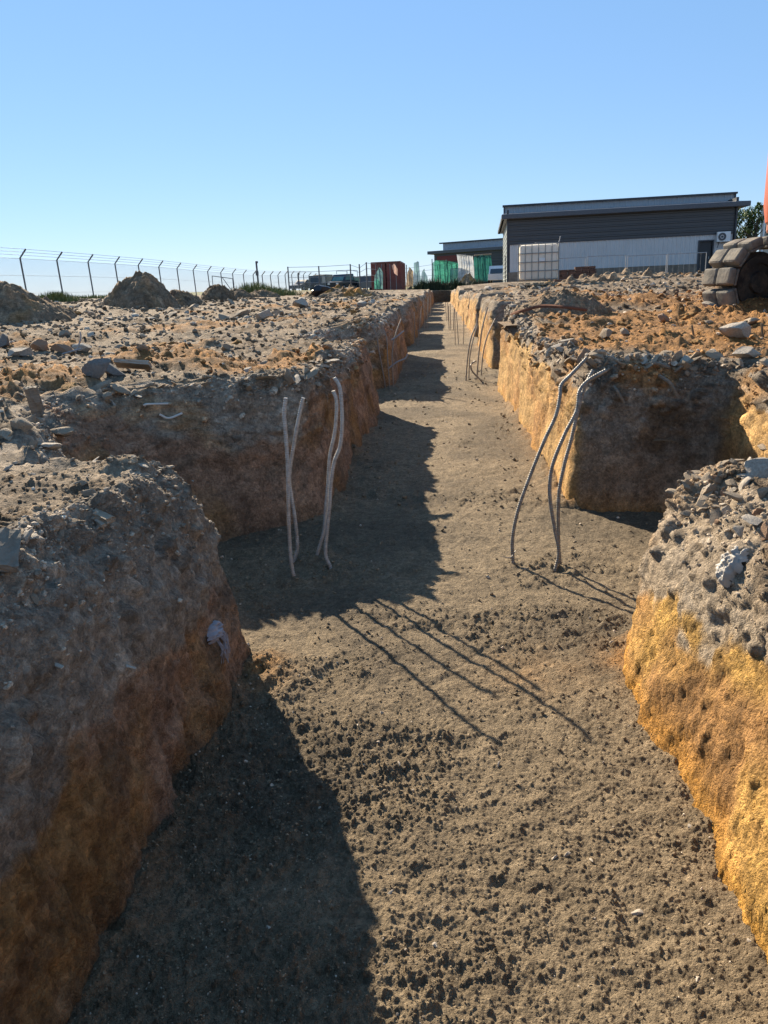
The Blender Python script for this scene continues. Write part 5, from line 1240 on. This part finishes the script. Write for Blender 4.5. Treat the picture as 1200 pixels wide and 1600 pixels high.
big_rock(98, 548, .15, 44, M_BRICK, 'brick_lump', 'brown pyramid shaped lump on the left bank', 'brick lump', 8, (1, .9, .75), (0, 0, .3), .3)
big_rock(62, 545, .13, 45, M_BRICK, 'brick_lump', 'squat brown lump left of the pyramid shaped one', 'brick lump', 8, (1, .9, .75), (0, 0, 1.3), .3)
big_rock(30, 554, .17, 46, M_CONC, 'concrete_lump', 'wide pale concrete lump near the left edge of the picture', 'concrete lump', 9, (1.2, .8, .6), (.1, 0, .6), .25)
big_rock(4, 540, .16, 47, M_DARKC, 'concrete_lump', 'dark concrete lump cut by the left edge of the picture', 'concrete lump', 9, (1, .9, .8), (0, 0, 2), .3)
slab(58, 646, (.055, .05, .16), (.1, -.06, .3), M_WOOD, 'wood_stump', 'grey split wood stump standing upright on the left bank', 'wood stump', .07)
big_rock(34, 668, .07, 48, M_STONE, 'stone', 'round dusty stone below the upright wood stump', 'stone', 8, (1, .8, .7), (0, 0, 0), .2)
big_rock(92, 678, .08, 49, M_STONE, 'stone', 'large flat topped stone right of the upright wood stump', 'stone', 9, (1.1, .8, .5), (0, 0, .4), .2)
big_rock(8, 690, .09, 50, M_STONE, 'stone', 'brown stone at the left edge below the wood stump', 'stone', 9, (1, .8, .7), (.3, 0, .4), .2)
big_rock(85, 702, .06, 51, M_CONC, 'stone', 'greenish grey wedge stone lying before the flat topped stone', 'stone', 9, (1.3, .8, .45), (0, .2, .1), .2)
slab(160, 810, (.085, .03, .022), (.1, .15, -.5), M_STONE, 'long_stone', 'long grey stone lying aslant on the near left bank', 'stone', .01)
big_rock(140, 772, .035, 52, M_STONE, 'stone', 'dark pointed stone left above the long slanting stone', 'stone', 9, (1.2, .8, .6), (0, 0, .2), .2)
slab(14, 872, (.05, .13, .02), (.5, .3, .5), M_WOOD, 'wood_offcut', 'weathered board end sticking up at the left edge', 'board', .02)
big_rock(1150, 524, .13, 60, M_CONC, 'concrete_lump', 'large bluish grey concrete lump with a bent wire on it, right bank', 'concrete lump', 10, (1.1, .8, .8), (.2, .1, .4), .35)
big_rock(1172, 560, .12, 61, M_CONC, 'concrete_lump', 'flat pale concrete lump below the large bluish lump', 'concrete lump', 10, (1.2, .7, .45), (.1, .1, .2), .25)
big_rock(1040, 500, .1, 62, M_BRICK, 'brick_lump', 'squat brown lump among the orange clods of the right bank', 'brick lump', 8, (1, .9, .7), (0, 0, .2), .2)
big_rock(945, 526, .09, 63, M_STONE, 'stone', 'brown stone pair, left one, on the rim of the right bank', 'stone', 8, (1, .8, .7), (0, 0, 1), .25)
big_rock(975, 522, .08, 64, M_STONE, 'stone', 'brown stone pair, right one, on the rim of the right bank', 'stone', 8, (1, .8, .7), (0, 0, 2), .25)
big_rock(412, 497, .2, 65, M_CONC, 'concrete_lump', 'grey upright lump in the middle of the left bank', 'concrete lump', 9, (.9, .8, .9), (0, 0, .5), .3)
big_rock(470, 478, .3, 66, M_CONC, 'concrete_lump', 'large pale lump on the far left bank below the parked car', 'concrete lump', 9, (1.2, .8, .7), (0, 0, .5), .3)
big_rock(498, 462, .55, 67, plain('black_plastic', (.02, .02, .024), .35, 0, .2, 6), 'rubbish_bag', 'black plastic rubbish bag lying on the far left bank', 'rubbish bag', 4, (1.2, .8, .55), (0, 0, .2), .4)
for k, (px, py, s, sh) in enumerate([(1186, 738, .085, (1.2, .8, .75)), (1196, 768, .05, (1, .8, .8)), (1150, 765, .028, (1.3, .8, .5)), (1128, 742, .026, (1.2, .8, .45)), (1128, 722, .022, (1.2, .7, .6)), (1195, 700, .05, (1.3, .8, .5)), (1160, 745, .03, (1.3, .7, .5))]):
    P = surf_at(px, py)[0]
    LBL = ['largest rounded concrete lump on the near right bank corner', 'pale rounded stone below the largest lump at the right edge', 'white edged flake beside the largest lump of the near right corner', 'flat grey stone jutting from the near right corner', 'small stone perched on the tip of the near right corner', 'flat tan stone above the largest lump at the right edge', 'white chip leaning on the largest lump of the near right corner'][k]
    big_rock(px, py, s, 80+k, M_CONC if k in (0, 2, 6) else M_STONE, 'concrete_lump' if k == 0 else 'stone', LBL, 'stone', 9, sh, (.2*k, .1, k), 0, P)
# bent wires, roots and hoses
def wire(pix, Yo, r, mat, name, label, cat):
    pts = []
    for (px, py, *dz) in pix:
        P = surf_at(px, py)[0] if Yo is None else aty(px, py, Yo); pts.append(P+np.array([0, 0, dz[0] if dz else 0]))
    p0 = Vector(pts[0]); o = MB().tube([Vector(q)-p0 for q in spline(pts, .02)], r, 6).build(name, mat, None, True); o.location = p0; return tag(o, label, cat)
wire([(125, 518), (126, 530), (118, 552)], 9.3, .010, M_WIRE, 'bent_wire', 'thin upright wire beside the pale pointed concrete lump', 'wire')
wire([(98, 553), (112, 549), (126, 545)], 9.2, .010, M_WIRE, 'bent_wire', 'thin wire lying across the rubble by the pale pointed lump', 'wire')
wire([(1081, 508), (1085, 528), (1094, 546)], 6.6, .008, M_STICK, 'dry_root', 'short dry root standing up left of the large bluish lump', 'root')
wire([(1128, 548), (1132, 528), (1150, 508), (1168, 502)], 6.5, .009, M_STICK, 'bent_wire', 'bent wire looped over the large bluish concrete lump', 'wire')
wire([(1190, 505), (1192, 525), (1200, 545)], 6.5, .009, M_STICK, 'dry_root', 'dry root hanging at the right edge behind the bluish lump', 'root')
M_HOSE = plain('brown_hose', (.16, .085, .06), .95, 0, .15, 10, 0, .03)
wire([(797, 500, .08), (812, 497, .1), (845, 492, .1), (880, 491, .1), (915, 493, .08)], None, .02, M_HOSE, 'hose', 'reddish brown hose lying along the edge of the right bank', 'hose')
wire([(836, 499, .02), (848, 510, .02)], None, .009, M_STICK, 'dry_stick', 'short pale stick below the brown hose', 'stick')
M_STRIP = plain('white_plastic_strip', (.58, .55, .50), .5, 0, .1, 6)
def wall_wire(pix, Y, r, mat, name, label, cat):
    pts = []
    for a, b, c in pix: P, n = surf_at(a, b); pts.append(P+n*(.012-c*.5))
    p0 = Vector(pts[0]); o = MB().tube([Vector(q)-p0 for q in spline(pts, .01)], r, 6).build(name, mat, None, True); o.location = p0; return tag(o, label, cat)
wall_wire([(244, 650, .0), (262, 653, -.03), (282, 646, .0)], 4.78, .008, M_STRIP, 'plastic_strip', 'white curved plastic strip sticking out of the left pad wall', 'plastic strip')
wall_wire([(230, 634, .02), (236, 640, -.02), (262, 634, .02)], 4.85, .007, M_STRIP, 'plastic_strip', 'thin pale strip just above the white curved one', 'plastic strip')
wall_wire([(1008, 568, .0), (1022, 571, -.06), (1043, 576, 0)], 5.25, .012, M_WOOD, 'wood_splinter', 'pale wood splinter lying on the rim of the right pad', 'wood splinter')
wall_wire([(1030, 588, -.02), (1045, 600, -.06), (1058, 622, -.03)], 5.2, .012, M_WOOD, 'root_stub', 'broken root stub hanging down the right pad wall', 'root')
wall_wire([(958, 604, -.02), (966, 614, -.03), (974, 628, -.02)], 5.2, .010, M_WOOD, 'wood_splinter', 'short splinter sticking down from the right pad rim', 'wood splinter')
wall_wire([(922, 597, -.02), (940, 586, -.05), (952, 578, 0)], 5.2, .011, M_WOOD, 'wood_splinter', 'slanting splinter at the corner of the right pad rim', 'wood splinter')
wall_wire([(1055, 580, 0), (1064, 574, -.05), (1074, 570, 0)], 5.25, .010, M_WOOD, 'wood_splinter', 'small splinter on the right pad rim beside the root stub', 'wood splinter')
wall_wire([(1020, 690, .0), (1040, 688, -.04), (1060, 690, 0)], 5.3, .004, M_STICK, 'dry_root', 'thin dry root in the dark right pad wall', 'root')

# crumpled plastic bag half buried in the near right bank, torn fibre sheet on the near left corner
def crumple(name, px, py, wx, hz, mat, label, cat, seed, strands=0):
    P, n = surf_at(px, py); n = n/np.linalg.norm(n); n[2] = max(n[2], .1); n /= np.linalg.norm(n)
    up = np.array([0, 0, 1.])-n*n[2]; up /= np.linalg.norm(up); sd_ = np.cross(up, n); m = 34
    u = np.linspace(-1, 1, m); A, B = np.meshgrid(u, u, indexing='ij')
    rr = np.hypot(A, B)*(1+.3*fbm(A*1.5+seed, B*1.5, seed, 3)); t = np.clip(1-rr, 0, 1)
    h = .018*np.sqrt(t)+.022*ridge(A*1.6+seed, B*1.3, seed, 4)*sst(0, .3, t)-.012*(1-sst(0, .12, t))+.01*fbm(A*5, B*5, seed, 3)*sst(0, .2, t)
    V = sd_[None, None]*(A*wx*(1-.35*B))[..., None]+up[None, None]*(B*hz)[..., None]+n[None, None]*h[..., None]
    idx = np.arange(m*m).reshape(m, m); f = np.stack([idx[:-1, :-1], idx[1:, :-1], idx[1:, 1:], idx[:-1, 1:]], -1).reshape(-1, 4); f = f[(rr.ravel()[f] < 1.05).all(1)]
    o = mesh_np(name, V.reshape(-1, 3), f, mat); o.location = tuple(P); tag(o, label, cat)
    r = random.Random(seed); mb = MB()
    for k in range(strands):
        a = sd_*r.uniform(-wx, wx)*.8-up*hz*r.uniform(.2, .8); q = [a+n*.015, a-up*r.uniform(.02, .05)+sd_*r.uniform(-.02, .02)+n*.03, a-up*r.uniform(.05, .11)+sd_*r.uniform(-.05, .05)+n*r.uniform(.01, .04)]
        mb.tube([Vector(x) for x in spline(q, .006)], .0012, 4)
    if strands: mb.build('frayed_threads', mat, o)
    return o
crumple('plastic_bag', 1143, 880, .055, .075, plain('dusty_white_plastic', (.40, .365, .32), .6, 0, .2, 20, .2), 'crumpled dusty white plastic bag hanging from the near right bank', 'plastic bag', 3)
crumple('fibre_sheet', 338, 985, .075, .035, plain('grey_fibre', (.36, .34, .36), .7, 0, .2, 25, .2), 'torn grey fibre sheet with frayed threads on the near left corner', 'fibre sheet', 6, 26)
for px, py, dims, rot, lab in [(85, 1041, (.035, .010, .004), (.3, .2, -.3), 'pale flat chip lying on the shaded slope of the near left bank'), (203, 1048, (.030, .010, .006), (.2, .5, .4), 'pale splinter lying above the orange layer of the near left bank'),
    (155, 590+230, (.05, .02, .012), (.2, .3, -.6), 'small slanting flake on the near left bank top'), (300, 755, (.02, .012, .008), (.2, .3, -.6), 'whitish flake on the crest of the near left bank')]:
    P, n = surf_at(px, py); slab(px, py, dims, rot, M_PALE, 'stone_flake', lab, 'stone flake', .004, P+n*.006)
